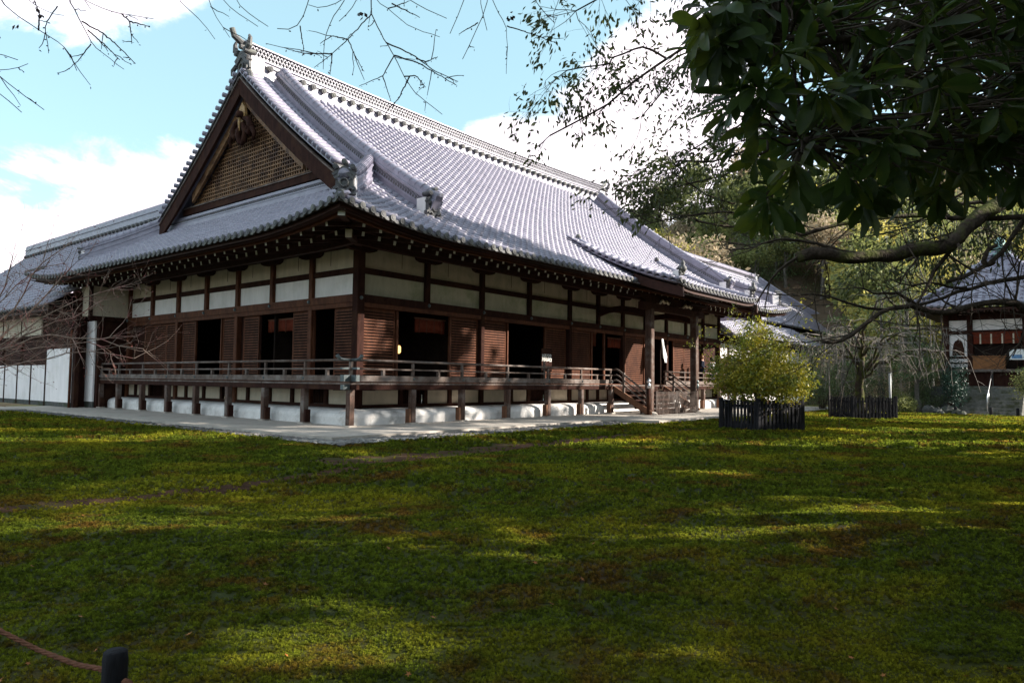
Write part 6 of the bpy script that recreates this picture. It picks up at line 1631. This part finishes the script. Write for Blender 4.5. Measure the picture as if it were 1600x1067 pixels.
# ------------------------------------------------------------------ moss: tufts over the lawn (nobody could count them)
rg = np.random.default_rng(61)
def tuft_pts(d0, d1, dens, size):
    n = int(dens*.5*1.80*(d1*d1-d0*d0)); u = rg.random(n)
    d_ = np.sqrt(d0*d0+(d1*d1-d0*d0)*u); r_ = rg.uniform(-.82, .98, n)*d_
    x = CAM_POS.x+FWD[0]*d_+RGT[0]*r_; y = CAM_POS.y+FWD[1]*d_+RGT[1]*r_
    lo_, hi_ = soil_edges(x)
    ok = ~((x > -3.2) & (y > -3.75) & (x < 34)) & ~((x > -3.2) & (y > -2)) & ~((x > -5.9) & (x < 11.3) & (y > lo_+.05) & (y < hi_-.05) & (rg.random(n) < .93)) & (x < 33) & (y < 19) & ~((x > 10.4) & (y > -4.6))
    hole = np.sin(3.1*x+2*np.sin(1.3*y))*np.sin(2.7*y+1.5*np.sin(1.7*x)) > .86
    gap = np.sin(19*x+3*np.sin(7*y))*np.sin(17*y+3*np.sin(8*x)) > .45
    ok &= ~(hole & (rg.random(n) < .6)) & ~(gap & (rg.random(n) < .75))
    ok &= ~((x < -5.6) & (np.abs(y-(-7.5 + .12*np.sin(1.7*x) + .06*np.sin(4.1*x))) < .075) & (rg.random(n) < .72))
    x, y = x[ok], y[ok]; z = ground_z(x, y)
    return np.stack([x, y, z+size*.1], 1), size*rg.uniform(.55, 1.35, len(x))
tv, tf = [], []
for k in range(7):
    an = k*2.4; c, s = math.cos(an), math.sin(an); r_ = 1.0 if k < 4 else .62; h = .35 if k < 4 else 1.05; b = len(tv)
    tv += [(0, 0, -.3), (r_*.5*c-.24*s, r_*.5*s+.24*c, h*.8), (r_*c, r_*s, h), (r_*.5*c+.24*s, r_*.5*s-.24*c, h*.8)]; tf.append((b, b+1, b+2, b+3))
tuft_me = np_mesh('moss_tuft', np.array(tv), np.array(tf), tuft_m)
proto = bpy.data.objects.new('moss_tuft', tuft_me)          # the tuft the moss is grown from
A_ = [tuft_pts(2.6, 5.5, 3300, .0135), tuft_pts(5.5, 10, 1350, .021), tuft_pts(10, 18, 440, .036), tuft_pts(18, 44, 105, .066)]
P = np.concatenate([a[0] for a in A_]); Sz = np.concatenate([a[1] for a in A_])
me = bpy.data.meshes.new('moss'); me.vertices.add(len(P)); me.vertices.foreach_set('co', P.astype(np.float32).ravel())
at_ = me.attributes.new('size', 'FLOAT', 'POINT'); at_.data.foreach_set('value', Sz.astype(np.float32)); me.update()
moss = link('moss', me, None, kind='stuff')
ng = bpy.data.node_groups.new('moss_growth', 'GeometryNodeTree')
ng.interface.new_socket('Geometry', in_out='INPUT', socket_type='NodeSocketGeometry'); ng.interface.new_socket('Geometry', in_out='OUTPUT', socket_type='NodeSocketGeometry')
gi = ng.nodes.new('NodeGroupInput'); go = ng.nodes.new('NodeGroupOutput'); ip = ng.nodes.new('GeometryNodeInstanceOnPoints'); oi = ng.nodes.new('GeometryNodeObjectInfo'); oi.inputs['Object'].default_value = proto
na = ng.nodes.new('GeometryNodeInputNamedAttribute'); na.data_type = 'FLOAT'; na.inputs['Name'].default_value = 'size'
rv = ng.nodes.new('FunctionNodeRandomValue'); rv.data_type = 'FLOAT_VECTOR'; rv.inputs[0].default_value = (-.25, -.25, 0); rv.inputs[1].default_value = (.25, .25, 6.28)
ng.links.new(gi.outputs[0], ip.inputs['Points']); ng.links.new(oi.outputs['Geometry'], ip.inputs['Instance']); ng.links.new(na.outputs['Attribute'], ip.inputs['Scale']); ng.links.new(rv.outputs[0], ip.inputs['Rotation']); ng.links.new(ip.outputs[0], go.inputs[0])
moss.modifiers.new('growth', 'NODES').node_group = ng
print('moss tufts', len(P))
